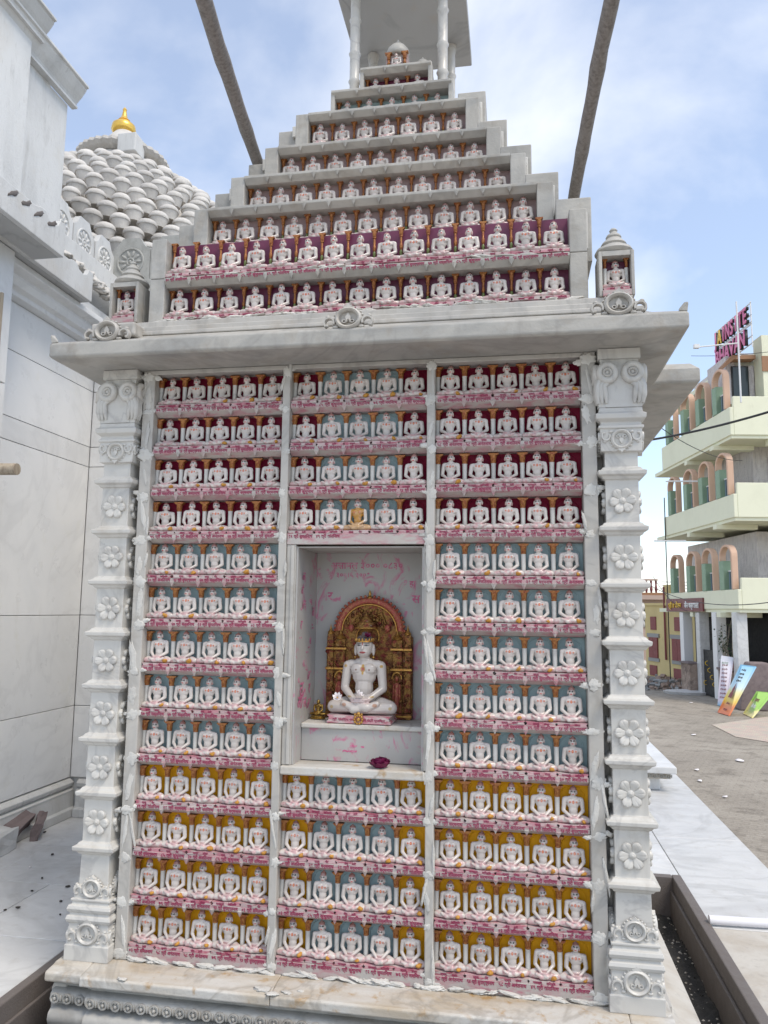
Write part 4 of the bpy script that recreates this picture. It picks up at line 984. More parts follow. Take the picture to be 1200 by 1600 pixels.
# the little domed shrine under the canopy
for dx, dy, sc in ((0, 0, 1.0), (0.135, 0.05, 0.62), (-0.085, 0.03, 0.45)):
    x, y = CX+dx-0.002, 0.95+dy
    K = MB().box(-0.062, 0.062, -0.03, 0.05, 0, 0.105).build('summit_shrine', 'marble_pink', SH, (x, y, 4.3105)); K.scale = (sc, sc, sc)
    MB().lathe([(0.060, 0), (0.066, 0.006), (0.066, 0.02), (0.060, 0.045), (0.042, 0.068), (0.018, 0.082), (0.010, 0.09), (0.008, 0.105), (0.001, 0.118)], 20, (0, 0.005, 0.106)).build('summit_dome', 'marble_tier', K, local=True, smooth=50)
    for s in (-1, 1):
        c = inst('baluster', bal_me, K, (s*0.045, -0.038, 0.001), None, (1, 1, 0.75), local=True); inst('tier_capital', cap_me, K, (s*0.045, -0.038, 0.069), local=True)
    if sc == 1.0: figurine(x, y-0.050, 4.311, 'small seated marble figurine below the dome under the crowning canopy', None, dab=False, sc=0.78, inscribe=False)

# ------------------------------------------------------------------ mortar smeared over the joints
MOR = [lump(k, 1, 1, 1, 0.55, 3, 'mortar', 2.2+0.35*(k % 4)) for k in range(16)]
def mortar(x, y, z, sx, sy, sz):
    inst('mortar_patch', random.choice(MOR), SH, (x, y, z), (0, rr(-0.25, 0.25), rr(-0.2, 0.2)), (sx, sy, sz))
for x, wd in ((-0.027, 0.024), (0.577, 0.015), (1.171, 0.015), (1.775, 0.024)):
    for k in range(14):
        z = RH*k+rr(0.008, 0.03)
        if k == 0: z = 0.012
        if k > 12: z = 2.305
        mortar(x+rr(-0.006, 0.006), -0.0165, z, wd*rr(0.9, 1.35), 0.0045*rr(0.8, 1.2), rr(0.012, 0.026))
        if R() < 0.45: mortar(x+rr(-0.010, 0.010), -0.0175, z+rr(0.05, 0.12), wd*rr(0.3, 0.7), 0.0035, rr(0.03, 0.07))
        if R() < 0.45: mortar(x+random.choice((-1, 1))*wd, -0.0165, z+rr(0.03, 0.14), 0.006, 0.006, rr(0.03, 0.07))
        for s in (-1, 1):
            if R() < 0.5: mortar(x+s*wd*1.2, -0.011, z+rr(-0.01, 0.02), rr(0.012, 0.03), 0.006, rr(0.006, 0.012))
for k in range(46):
    x = rr(-0.04, 1.79); mortar(x, -0.019, -0.006+rr(-0.002, 0.004), rr(0.015, 0.05), 0.010, rr(0.004, 0.009))
for k in range(44):
    x = rr(0.03, 1.72); mortar(x, YS[0]-0.010, 2.540+rr(-0.004, 0.006), rr(0.02, 0.05), 0.012, rr(0.004, 0.011))
for k in range(16):
    x = rr(0.03, 1.72); mortar(x, YS[1]-0.006, ZT[0]+rr(-0.002, 0.006), rr(0.02, 0.06), 0.008, rr(0.003, 0.007))
for u, v, s in ((410, 1545, 0.030), (425, 1553, 0.024), (448, 1550, 0.018), (190, 1530, 0.018), (470, 1548, 0.012), (1040, 1590, 0.02)):
    q = px(u, v, 2, -0.016); mortar(q.x, max(q.y, -0.148), -0.017, s, s*0.6, s*0.22)
# ------------------------------------------------------------------ the temple on the far left
TP = empty('marble_temple', (-2.6, 2.6, FZ)); tag(TP, 'white marble temple with panelled wall, stone eaves and knobbed spire', 'temple')
WX, WY = -1.64, 2.235          # main wall plane and the wall that turns the corner
MB().box(-5.9, WX-0.021, 0.2, 8.5, FZ, 3.30).build('wall_core', 'temple_rough', TP)
MB().box(WX-0.02, -0.95, WY+0.021, 8.5, FZ, 3.30).build('wall_core', 'temple_rough', TP)
zs = [0.135, 0.632, 1.275, 2.37, 2.52, 2.945, 3.26]
for i in range(len(zs)-1):
    z0, z1 = zs[i]+0.0022, zs[i+1]-0.0022
    MB().box(WX-0.0195, WX, 0.98, WY-0.003, z0, z1).build('wall_panel', 'temple_wall', TP, bevel=0.002, seg=1)
    MB().box(WX+0.001, -0.97, WY, WY+0.0205, z0, z1).build('wall_panel', 'temple_wall', TP, bevel=0.003, seg=1)
sk = [(0, FZ), (0.085, FZ), (0.085, FZ+0.055), (0.062, FZ+0.062), (0.055, FZ+0.16), (0.058, FZ+0.175), (0.030, FZ+0.19), (0.050, FZ+0.20), (0.055, FZ+0.225), (0.030, FZ+0.245), (0, FZ+0.25)]
MB().prism([(WX-0.02+p[0], p[1]) for p in sk], 1, 0.98, WY).build('skirting', 'temple_rough', TP, bevel=0.004)
MB().prism([(WY+0.02-p[0], p[1]) for p in sk], 0, WX+0.07, -0.97).build('skirting', 'temple_rough', TP, bevel=0.004)
# cornice under the eaves
cn = [(0, 3.262), (0.05, 3.275), (0.05, 3.305), (0.085, 3.32), (0.10, 3.36), (0.10, 3.385), (0.16, 3.40), (0.16, 3.44), (-0.3, 3.44), (-0.3, 3.262)]
MB().prism([(WX+p[0], p[1]) for p in cn], 1, 0.98, WY).build('cornice', 'temple_wall', TP, bevel=0.004)
MB().prism([(WY-p[0], p[1]) for p in cn], 0, WX+0.165, -0.97).build('cornice', 'temple_wall', TP, bevel=0.004)
# nearer projecting wall
CXW, CYE = -1.44, 0.968
for z0, z1 in ((FZ, 0.9), (0.908, 1.62), (1.628, 2.30), (2.308, 2.62), (2.628, 3.44)):
    MB().box(-5.5, CXW, -0.4, CYE, z0, z1).build('wall_block', 'temple_wall', TP, bevel=0.003, seg=1)
def eave_slab(x1, y0, y1, zb, zt):
    """projecting eave with a scooped, upturned end"""
    prof = [(y0, zb), (y1, zb), (y1, zt), (y1-0.055, zt+0.005), (y1-0.075, zt-0.035), (y1-0.12, zt-0.055), (y1-0.17, zt-0.045), (y1-0.20, zt-0.015), (y1-0.24, zt-0.01), (y1-0.30, zt-0.03), (y0, zt-0.03)]
    MB().prism(prof, 0, x1-0.035, x1).build('eave_fascia', 'temple_rough', TP, bevel=0.004)
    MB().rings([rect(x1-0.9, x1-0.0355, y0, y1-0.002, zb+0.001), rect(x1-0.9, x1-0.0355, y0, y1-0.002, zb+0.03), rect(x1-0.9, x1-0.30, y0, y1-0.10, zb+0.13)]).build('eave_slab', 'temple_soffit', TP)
eave_slab(-1.40, 0.2, 1.746, 3.442, 3.650)
eave_slab(-1.20, -0.6, 1.092, 3.445, 3.652)
MB().box(-5.5, -1.64, 1.0, 8.0, 3.4415, 3.60).build('roof_block', 'temple_rough', TP)
SLOT = [lump(k+40, 1, 1, 1, 0.7, 2, 'granite', 2.5) for k in range(2)]
# rough slots along the slab's upper edge
for k in range(4):
    q = px(22+k*20, 302+k*16, 0, -1.2); 
    inst('chipped_slot', SLOT[k % 2], TP, (-1.2005, q.y, q.z), (0.5, 0, 0), (0.006, 0.05, 0.014))
# plain tower storey with moulded bands
MB().box(-4.5, -1.72, 0.3, 1.62, 3.6005, 4.93).build('tower_block', 'temple_rough', TP, bevel=0.004)
MB().box(-1.7195, -1.62, 0.3, 1.648, 3.62, 4.88).build('tower_face', 'temple_rough', TP, bevel=0.004)
MB().box(-1.6195, -1.555, 0.2, 1.13, 3.66, 4.98).build('tower_face', 'temple_rough', TP, bevel=0.004)
bp = [(0, 0), (0.045, 0.0), (0.045, 0.018), (0.030, 0.026), (0.040, 0.045), (0.075, 0.085), (0.105, 0.13), (0.108, 0.145), (0.125, 0.148), (0.125, 0.165), (0, 0.17)]
MB().prism([(-1.62+p[0], 4.882+p[1]) for p in bp], 1, 0.3, 1.70).build('tower_band', 'temple_rough', TP, bevel=0.003)
MB().prism([(-1.555+p[0], 4.985+p[1]) for p in bp], 1, 0.2, 1.19).build('tower_band', 'temple_rough', TP, bevel=0.003)
MB().box(-4.0, -1.70, 0.3, 1.66, 5.06, 5.30).build('tower_block', 'temple_rough', TP)
lob = []
for k in range(15):
    a = math.pi*k/14; lob.append((1.02+0.52*math.cos(a), 5.25+0.95*math.sin(a)))
MB().prism(lob, 0, -4.0, -1.78).build('tower_lobe', 'temple_rough', TP, bevel=0.01)
# parapet slabs with rosettes
def rosette_slab(w, h):
    m = MB().prism([(-w/2, 0), (w/2, 0), (w/2, h*0.72), (w*0.36, h*0.80), (w*0.22, h), (-w*0.22, h), (-w*0.36, h*0.80), (-w/2, h*0.72)], 1, 0, 0.05)
    r = w*0.33; c = (0, -0.002, h*0.45)
    m.torus(c, r, 0.009, 24, 6); m.torus(c, r*0.26, 0.008, 12, 6); m.ell(c, (r*0.12, 0.012, r*0.12), 8, 6)
    for k in range(10):
        a = 2*math.pi*k/10; rot = Matrix.Rotation(-a, 4, 'Y')
        m.ell((c[0]+r*0.62*math.cos(a), c[1], c[2]+r*0.62*math.sin(a)), (r*0.28, 0.010, r*0.11), 8, 5, mat=rot)
    return m
RS = rosette_slab(0.34, 0.37).mesh('rosette_slab', 'temple_rough', 50); RS2 = RS.copy(); RS2.materials[0] = M['rosette']
for k in range(3): inst('rosette_slab', RS, TP, (-1.75, 1.86+0.30*k, 3.955), (0, 0, math.pi/2), (0.84, 1, 0.92))
for k in range(3): inst('rosette_slab', RS2, TP, (-1.60+0.345*k, 2.60, 3.985))
MB().box(-1.83, -1.62, 1.70, 2.60, 3.70, 3.953).build('parapet_base', 'temple_rough', TP, bevel=0.006)
MB().box(-1.80, -0.60, 2.575, 2.80, 3.60, 3.983).build('parapet_base', 'rosette', TP, bevel=0.006)
MB().box(-1.80, -0.70, 2.66, 5.0, 3.45, 3.98).build('parapet_block', 'temple_rough', TP)
ROUGH = [lump(k+20, 1, 1, 1, 0.6, 3, 'temple_knob', 3.0) for k in range(4)]
# ragged mortar ledge beneath the parapet
for k in range(9):
    t = k/8; q = px(100+68*t, 398+62*t, 0, -1.60)
    inst('rough_stone', random.choice(ROUGH), TP, q, (R(), R(), R()), (0.05, 0.09, 0.028))
# knobbed spire
SC = Vector((-3.10, 5.0, 0))
zprof = [(4.55+0.138*k, 2.16-0.036*k-0.0068*k*k) for k in range(13)]
MB().lathe([(2.16, 4.2)]+[(r-0.09, z) for z, r in zprof]+[(0.52, 6.42), (0.44, 6.52)], 40, SC).build('spire_body', 'temple_knob', TP, smooth=50)
kn = MB().lathe([(0.070, -0.11), (0.080, -0.06), (0.092, -0.018), (0.097, 0.0)], 14)
kn.lathe([(0.104, 0.001), (0.108, 0.010), (0.102, 0.040), (0.082, 0.072), (0.048, 0.092), (0.010, 0.099)], 14)
KN = kn.mesh('spire_knob', 'temple_knob', 60)
for j, (z, r) in enumerate(zprof):
    n = 54 if j < 5 else (42 if j < 9 else 28)
    for k in range(n):
        a = 2*math.pi*(k+0.5*(j % 2))/n
        x, y = SC.x+r*math.cos(a), SC.y+r*math.sin(a)
        if y > SC.y+0.12*r or x < SC.x-0.9*r: continue
        inst('spire_knob', KN, TP, (x, y, z+0.03), (rr(-.05, .05), rr(-.05, .05), rr(0, 3)), (rr(0.84, 0.95), rr(0.84, 0.95), rr(0.74, 0.84)))
# ribbed disc, block and gilded pot on top
am = MB(); n = 72; loops = []
for z, r in ((6.53, 0.44), (6.56, 0.50), (6.60, 0.535), (6.64, 0.52), (6.67, 0.47), (6.69, 0.36)):
    loops.append([(SC.x+(r+(0.012 if k % 2 else -0.012))*math.cos(2*math.pi*k/n), SC.y+(r+(0.012 if k % 2 else -0.012))*math.sin(2*math.pi*k/n), z) for k in range(n)])
am.rings(loops).build('ribbed_disc', 'temple_knob', TP)
MB().box(-2.90, -2.68, 4.50, 4.72, 6.44, 6.66).build('disc_block', 'temple_rough', TP, bevel=0.01)
MB().lathe([(0.22, 6.69), (0.26, 6.78), (0.20, 6.88), (0.12, 6.985)], 24, SC).build('pot_seat', 'temple_knob', TP, smooth=50)
MB().lathe([(0.09, 6.84), (0.12, 6.855), (0.145, 6.90), (0.135, 6.96), (0.09, 7.00), (0.05, 7.015), (0.07, 7.03), (0.045, 7.055), (0.03, 7.10), (0.02, 7.16), (0.026, 7.175), (0.002, 7.21)], 24, SC+Vector((-0.02, 0, 0.14))).build('gilded_pot', 'kalash', TP, smooth=50)

# ------------------------------------------------------------------ loose things round the shrine
def pole(name, a, b, r0, r1, label, group=None, bend=0.005, mat='wood_pole', cat='pole'):
    a, b = Vector(a), Vector(b); n = 14; d = b-a; pts = []; rad = []
    u = d.orthogonal().normalized()
    for i in range(n+1):
        t = i/n; pts.append(d*t+u*bend*math.sin(t*math.pi*1.3)+Vector((mnoise.noise(Vector((t*5, 1, 2)))*0.003, mnoise.noise(Vector((t*5, 7, 2)))*0.003, 0)))
        k = 1+0.05*mnoise.noise(Vector((t*9, 3, a.x))); rad.append((r0+(r1-r0)*t)*k*(1.10 if i in (4, 9) else 1))
    o = MB().tube(pts, rad, 12).build(name, mat, None, a, smooth=60); tag(o, label, cat, group)
    return o
pole('bamboo_pole', px(408, 268, 1, 0.78), px(297, -60, 1, -0.75), 0.030, 0.031, 'weathered grey pole rising from the temple side of the stepped roof', 'leaning scaffold poles')
pole('bamboo_pole', px(895, 318, 1, 0.45), px(966, -60, 1, -0.62), 0.026, 0.027, 'weathered grey pole rising from the street side of the stepped roof', 'leaning scaffold poles')
q = px(27, 733, 1, 0.86)
pole('scaffold_log', (-1.60, 0.86, q.z+0.006), (q.x, 0.86, q.z), 0.031, 0.033, 'sawn log end sticking out of the temple wall', None, 0.0, 'wood_raw', 'log')
q = px(4, 470, 0, CXW+0.03)
pl = MB()
for k in range(3): pl.box(-0.012, 0.012, -0.045+0.020*k, -0.027+0.020*k, -3.1+rr(0, .05), rr(-0.06, 0.06))
o = pl.build('timber_plank', 'wood_raw', None, (CXW+0.016, min(q.y, 0.86), 3.10), bevel=0.003); o.location.z = 3.10; tag(o, 'splintered upright timber plank against the nearer temple wall', 'plank')
# broken stones by the temple wall
st = lump(4, 0.10, 0.16, 0.085, 0.25, 2, 'redstone', 1.2)
def slab_stone(name, loc, dims, rot, mat, label, group):
    bm = bmesh.new(); bmesh.ops.create_cube(bm, size=1.0); bmesh.ops.subdivide_edges(bm, edges=bm.edges, cuts=2, use_grid_fill=True)
    for v in bm.verts:
        v.co = Vector((v.co.x*dims[0], v.co.y*dims[1], v.co.z*dims[2]))+mnoise.noise_vector(v.co*2.5+Vector(loc))*0.018
    me = bpy.data.meshes.new(name); bm.to_mesh(me); bm.free(); me.materials.append(M[mat])
    o = inst(name, me, None, loc, rot); tag(o, label, 'stone', group); add_bevel(o, 0.004)
slab_stone('broken_stone', (-1.60, 1.55, FZ+0.075), (0.10, 0.34, 0.10), (0.25, 0.5, 0.25), 'redstone', 'broken brown stone slab leaning on white offcut by temple wall', 'broken stones by the temple wall')
slab_stone('broken_stone', (-1.53, 1.72, FZ+0.055), (0.05, 0.22, 0.12), (0.1, 0.3, 0.5), 'redstone', 'thin brown stone shard nearest the temple wall skirting', 'broken stones by the temple wall')
slab_stone('marble_offcut', (-1.545, 1.33, FZ+0.062), (0.12, 0.26, 0.12), (0.05, 0.08, 0.1), 'floor_marble', 'white marble offcut on the floor below brown stone', 'broken stones by the temple wall')
for u, v, s in ((82, 1335, .030), (47, 1355, .02), (50, 1392, .016), (95, 1408, .022), (106, 1385, .03), (8, 1422, .02), (28, 1418, .026), (94, 1429, .016), (66, 1372, .02), (55, 1298, .04), (70, 1300, .03)):
    q = px(u, v, 2, FZ+0.004)
    o = inst('floor_chip', lump(int(u), s*0.5, s*0.3, 0.005, 0.4, 1, 'chip' if u != 47 else 'petal_white', 2), None, (q.x, q.y, FZ+0.005), (0, 0, R()*6)); tag(o, 'small dark chip lying on the marble floor by temple wall' if u != 47 else 'small pale chip lying on the marble floor by temple wall', 'chip', 'chips on the marble floor')
# white plastic pipe
a_, b_ = px(1108, 1437, 2, FZ+0.024), px(1300, 1440, 2, FZ+0.024)
o = MB().tube([a_-a_, Vector((0.25, 0.01, 0)), b_-a_], 0.021, 16).build('plastic_pipe', 'pipe', None, a_, smooth=50); tag(o, 'white plastic pipe lying across the platform beside the drain', 'pipe')
# carved step block further along the platform
bl = empty('stone_block', (2.5, 4.2, FZ)); tag(bl, 'white stone block with carved edge further along the platform', 'block')
MB().box(2.0, 2.66, 3.95, 5.4, FZ+0.001, -0.02).build('block_body', 'floor_marble', bl, bevel=0.006)
MB().box(1.95, 2.78, 3.85, 5.5, 0.03, 0.085).build('block_top', 'floor_marble', bl, bevel=0.008)
MB().box(2.0, 2.74, 3.90, 5.45, -0.0195, 0.0295).build('block_frieze', 'marble_grimy', bl, bevel=0.004)
for k in range(5): inst('frieze_leaf', LM, bl, (2.50+0.055*k, 3.898, 0.004), None, 1.1)
# ------------------------------------------------------------------ guest house across the street
M['cream'] = surface('cream', (0.78, 0.78, 0.60), [((0.68, 0.68, 0.52), 1.2, 0.45, 0.75, 0.5), ((0.45, 0.42, 0.30), 6, 0.62, 0.85, 0.35, (1, 1, 0.3))], rough=0.75, bump_s=0.1, bump_scale=12)
M['salmon'] = surface('salmon', (0.64, 0.43, 0.31), [((0.55, 0.36, 0.26), 1.6, 0.45, 0.75, 0.5)], rough=0.75, bump_s=0.1, bump_scale=14)
M['green_post'] = surface('green_post', (0.24, 0.35, 0.24), [((0.18, 0.28, 0.19), 2, 0.45, 0.75, 0.5)], rough=0.6, bump_s=0.05)
M['stucco'] = surface('stucco', (0.60, 0.56, 0.55), [((0.36, 0.33, 0.34), 9, 0.48, 0.7, 0.7, (1, 1, 0.22)), ((0.5, 0.48, 0.49), 22, 0.55, 0.8, 0.5, (1, 1, 0.3))], rough=0.9, bump_s=0.7, bump_scale=10, bump_d=0.04)
M['brown_band'] = surface('brown_band', (0.33, 0.18, 0.10), rough=0.7, bump_s=0.05)
M['room_shade'] = surface('room_shade', (0.018, 0.017, 0.018), rough=0.9, bump_s=0)  # near-black wall colour stands in for the shade inside the ground storey
M['window_glass'] = surface('window_glass', (0.03, 0.045, 0.05), rough=0.12, rough_var=0.03, bump_s=0)
M['rail_glass'] = surface('rail_glass', (0.22, 0.30, 0.36), rough=0.12, rough_var=0.03, bump_s=0)
M['whitepaint'] = surface('whitepaint', (0.72, 0.72, 0.72), rough=0.45, bump_s=0)
M['rockface'] = surface('rockface', (0.33, 0.25, 0.20), [((0.15, 0.11, 0.09), 4, 0.45, 0.62, 0.8), ((0.5, 0.42, 0.36), 7, 0.55, 0.72, 0.6)], rough=0.85, bump_s=0.9, bump_scale=5, bump_d=0.05)
M['maroon_paint'] = surface('maroon_paint', (0.22, 0.055, 0.055), [((0.15, 0.04, 0.04), 3, 0.45, 0.75, 0.5)], rough=0.6, bump_s=0.05)
M['pink_letter'] = surface('pink_letter', (0.60, 0.14, 0.30), rough=0.45, bump_s=0)
M['yellow_letter'] = surface('yellow_letter', (0.75, 0.48, 0.03), rough=0.45, bump_s=0)
M['black'] = surface('black', (0.012, 0.012, 0.013), rough=0.6, bump_s=0)
M['cable'] = surface('cable', (0.03, 0.03, 0.032), rough=0.6, bump_s=0)
M['iron'] = surface('iron', (0.02, 0.02, 0.02), rough=0.5, metal=0.3, bump_s=0)

BRZ = math.radians(8.7)
BZ = -1.8
KB = 1.145
def far(x, y): return (CAM[0]+(x-CAM[0])*KB, CAM[1]+(y-CAM[1])*KB)
def ZM(z): return (KB*z-0.194 if z > 0.2 else z)-BZ
B = empty('guest_house', (*far(8.13, 21.9), BZ), BRZ); B.scale = (KB, KB, 1)
tag(B, 'cream guest house with salmon arches and green posts across the street', 'building')
def bb(x0, x1, y0, y1, z0, z1): return MB().box(x0, x1, y0, y1, ZM(z0), ZM(z1))
def bpart(nm, mb, mat, par=None, bevel=0.0, smooth=None): return mb.build(nm, mat, par or B, (0, 0, 0), smooth=smooth, bevel=bevel, local=True)
DEPTH = 6.2
def u_arch(w, h, t, th, x, cut):
    """arch frame in the plane x = const: a full pier on the near side, a short leg landing on a post on the far side"""
    o_ = [(-w/2, 0)]; i_ = []; r_ = w*0.46
    for k in range(15):
        a = math.pi-math.pi*k/14; o_.append((w/2*math.cos(a), h-r_+r_*math.sin(a)))
        i_.append(((w/2-t)*math.cos(a), h-r_+(r_-t)*math.sin(a)))
    o_.append((w/2, cut)); poly = o_+[(w/2-t, cut)]+i_[::-1]+[(-w/2+t, 0)]
    return MB().prism(poly, 0, x, x+th)
floors = [(1.38, 2.43, 'first'), (4.18, 5.36, 'second'), (6.76, 8.10, 'third')]
for zb, zp, nm in floors:
    bpart('floor_slab', bb(0.05, 9, 0.05, DEPTH+1, zb, zb+0.14), 'cream')
    bpart('parapet', bb(0.0, 0.12, 0.0, DEPTH, zb+0.10, zp-0.35), 'cream', bevel=0.02)
    bpart('parapet', bb(0.1205, 9, 0.0, 0.12, zb+0.10, zp), 'cream', bevel=0.02)
    bpart('stucco_wall', bb(1.25, 9, 1.3, DEPTH+1, zb+0.141, zb+2.6), 'stucco')
    bpart('floor_beam', bb(-0.12, 1.2, 1.05, 1.35, zb-0.16, zb-0.001), 'cream', bevel=0.01)
    bpart('floor_beam', bb(-0.02, 1.2, 3.6, 3.85, zb-0.16, zb-0.001), 'cream', bevel=0.01)
    bpart('floor_beam', bb(1.2, 9, -0.05, 0.3, zb-0.20, zb-0.001), 'cream', bevel=0.01)
    for yc in (0.72, 2.15, 3.55, 5.15):
        a = u_arch(0.94, 1.62, 0.09, 0.20, -0.04, 1.05); a.v = [(p[0], p[1]+yc, p[2]+ZM(zp)-0.40) for p in a.v]
        A = bpart('balcony_arch', a, 'salmon', bevel=0.02)
        gp_ = MB().box(-0.02, 0.26, yc+0.19, yc+0.52, ZM(zp)-0.40, ZM(zp)+0.649); bpart('green_post', gp_, 'green_post', bevel=0.015)
        g_ = bpart('railing_pane', bb(0.14, 0.16, yc-0.34, yc+0.34, zp-0.34, zp+0.22), 'rail_glass')
        bpart('rail', bb(0.12, 0.18, yc-0.34, yc+0.34, zp+0.221, zp+0.26), 'whitepaint', g_)
        for k in range(4): bpart('baluster_bar', bb(0.13, 0.15, yc-0.3+0.18*k, yc-0.28+0.18*k, zp-0.34, zp+0.22), 'iron', g_)
    for xw in (1.75, 3.8):
        F = bpart('window', bb(xw, xw+1.0, 1.24, 1.31, zb+1.0, zb+2.25), 'iron', bevel=0.01)
        for q in (0, 1): bpart('pane', bb(xw+0.06+0.46*q, xw+0.06+0.46*q+0.42, 1.225, 1.238, zb+1.06, zb+2.19), 'window_glass', F)
    bpart('corner_pier', bb(3.0, 3.5, 0.1205, 1.2, zb+0.141, zb+2.6), 'cream')
    bpart('trim_band', bb(1.6, 9, -0.06, -0.001, zp-0.02 if nm == 'first' else zb-0.02, zp+0.05 if nm == 'first' else zb+0.09), 'brown_band')
bpart('roof_slab', bb(0.6, 9, 0.9, DEPTH+1, 9.36, 9.55), 'cream', bevel=0.02)
bpart('penthouse', bb(0.9, 5, 1.2, 5, 9.551, 9.9), 'stucco')
bpart('penthouse_wall', bb(0.35, 1.24, 0.9, 2.4, 8.1, 9.7), 'stucco')
bpart('pier', bb(1.25, 2.3, 0.3, 0.88, 8.1, 10.2), 'cream'); bpart('pier_band', bb(1.22, 2.33, 0.27, 0.299, 9.0, 9.5), 'brown_band')
sh = MB().prism([(0.10, ZM(9.15)), (0.10, ZM(9.28)), (0.42, ZM(9.62)), (1.16, ZM(9.62)), (1.16, ZM(9.5)), (0.46, ZM(9.48))], 1, 0.55, 0.899); bpart('sunshade', sh, 'brown_band')
W_ = bpart('window', bb(0.5, 1.05, 0.86, 0.899, 8.3, 9.35), 'iron'); bpart('pane', bb(0.54, 1.01, 0.845, 0.859, 8.34, 9.31), 'window_glass', W_)
# sign band and ground storey
M['maroon_band'] = surface('maroon_band', (0.16, 0.035, 0.04), rough=0.5, bump_s=0)
SB = bpart('sign_band', bb(-0.06, -0.005, 2.6, 6.1, 1.40, 1.86), 'maroon_band')
def side_text(s, size, mat, yc, z, x, width, par, depth=0.01):
    me = text_mesh('lettering', s, size, mat, depth, width, 3)
    o = inst('lettering', me, par, (x, yc, ZM(z)+0.03), (0, 0, -math.pi/2), local=True); return o
side_text('जैन धर्मशाला', 0.30, 'whitepaint', 3.55, 1.50, -0.075, 1.3, SB)
side_text('श्री ॥ भोजन', 0.28, 'yellow_letter', 5.2, 1.51, -0.075, 1.3, SB)
bpart('back_wall', bb(1.6, 9, 2.2, 2.3, BZ+0.01, 1.37), 'room_shade')
bpart('side_wall', bb(1.3, 1.6, 0.5, 6.9, BZ+0.01, 1.37), 'room_shade')
for x, y, mt in ((0.0, 0.20, 'floor_marble'), (0.0, 1.72, 'whitepaint'), (0.0, 3.10, 'floor_marble'), (1.9, 0.05, 'floor_marble'), (0.0, 4.6, 'whitepaint')):
    bpart('column', bb(x, x+0.34, y, y+0.34, BZ+0.005, 1.379), mt, bevel=0.02)
bpart('planter_wall', bb(0.02, 0.32, 0.56, 1.71, BZ+0.005, BZ+1.1), 'rockface', bevel=0.03); bpart('planter_coping', bb(-0.05, 0.40, 0.55, 1.715, BZ+1.101, BZ+1.19), 'redstone', bevel=0.01)
bpart('planter_wall', bb(0.36, 1.89, 0.10, 0.36, BZ+0.005, BZ+0.95), 'rockface', bevel=0.03)
bpart('entrance_wall', bb(-0.25, 0.10, 3.46, 4.3, BZ+0.005, BZ+1.15), 'rockface', bevel=0.03); bpart('planter_coping', bb(-0.30, 0.15, 3.45, 4.35, BZ+1.151, BZ+1.22), 'redstone', bevel=0.01)
gt = bpart('gate', bb(0.10, 0.14, 2.08, 3.08, BZ+0.03, BZ+1.75), 'black')
for k in range(5): bpart('gate_ornament', MB().torus((0.09, 2.2+0.18*k, 0.5+0.25*(k % 4)), 0.08, 0.012, 10, 5, 'xz'), 'yellow_letter', gt)
def lw(x, y, z):
    c_, s_ = math.cos(BRZ), math.sin(BRZ); x, y = x*KB, y*KB
    return Vector((B.location.x+x*c_-y*s_, B.location.y+x*s_+y*c_, z))
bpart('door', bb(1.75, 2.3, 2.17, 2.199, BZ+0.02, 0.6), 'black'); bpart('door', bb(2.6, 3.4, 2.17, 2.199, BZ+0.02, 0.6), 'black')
dp = MB()
dp.tube([(0, 0, 0), (0, 0, 9.0)], 0.05, 8); bpart('drain_pipe', MB().tube([(-0.03, 6.0, 0.01), (-0.03, 6.0, 8.2)], 0.02, 8), 'iron')

# rooftop sign
RSG = empty('rooftop_sign', (*far(8.63, 22.1), KB*9.6-0.194), BRZ); RSG.scale = (KB,)*3; tag(RSG, 'pink block letters on a frame above the guest house roof', 'sign')
def rsg(nm, mb, mat): return mb.build(nm, mat, RSG, local=True)
fr = MB()
for z in (0.05, 0.28, 0.66, 0.72, 0.95, 1.34): fr.box(0.06, 0.09, -0.6, 2.0, z, z+0.03)
for y in (-0.6, 0.25, 1.1, 1.97): fr.box(0.06, 0.09, y, y+0.03, -0.06, 1.4)
rsg('sign_frame', fr, 'whitepaint')
def letters(s, z, size, y0, y1):
    n = len(s)
    for i, ch in enumerate(s):
        t = (i+0.5)/n; y = y0+(y1-y0)*t
        me = text_mesh('letter', ch, size, 'yellow_letter' if (ch == 'A' and i == 1) else 'pink_letter', 0.015, None, 3)
        bk = me.copy(); bk.materials.clear(); bk.materials.append(M['black'])
        o = inst('letter', me, RSG, (-0.05, y, z), (0, 0, -math.pi/2), (0.66 if n > 6 else 0.80, 1, 1), local=True)
        inst('letter_side', bk, o, (0.0, 0.055, 0), None, (1.04, 3.2, 1.02), local=True)
letters('JAINSITE', 0.76, 0.70, 1.95, -0.55); letters('BHAVAN', 0.08, 0.70, 1.90, -0.35)
ml = MB().tube([(-0.3, -0.45, -1.8), (-0.3, -0.45, 1.45)], 0.028, 8).tube([(-0.3, -0.45, 0.10), (-1.5, -0.3, 0.02)], 0.022, 8).box(-1.62, -1.46, -0.36, -0.24, -0.02, 0.10)
rsg('lamp_mast', ml, 'whitepaint')

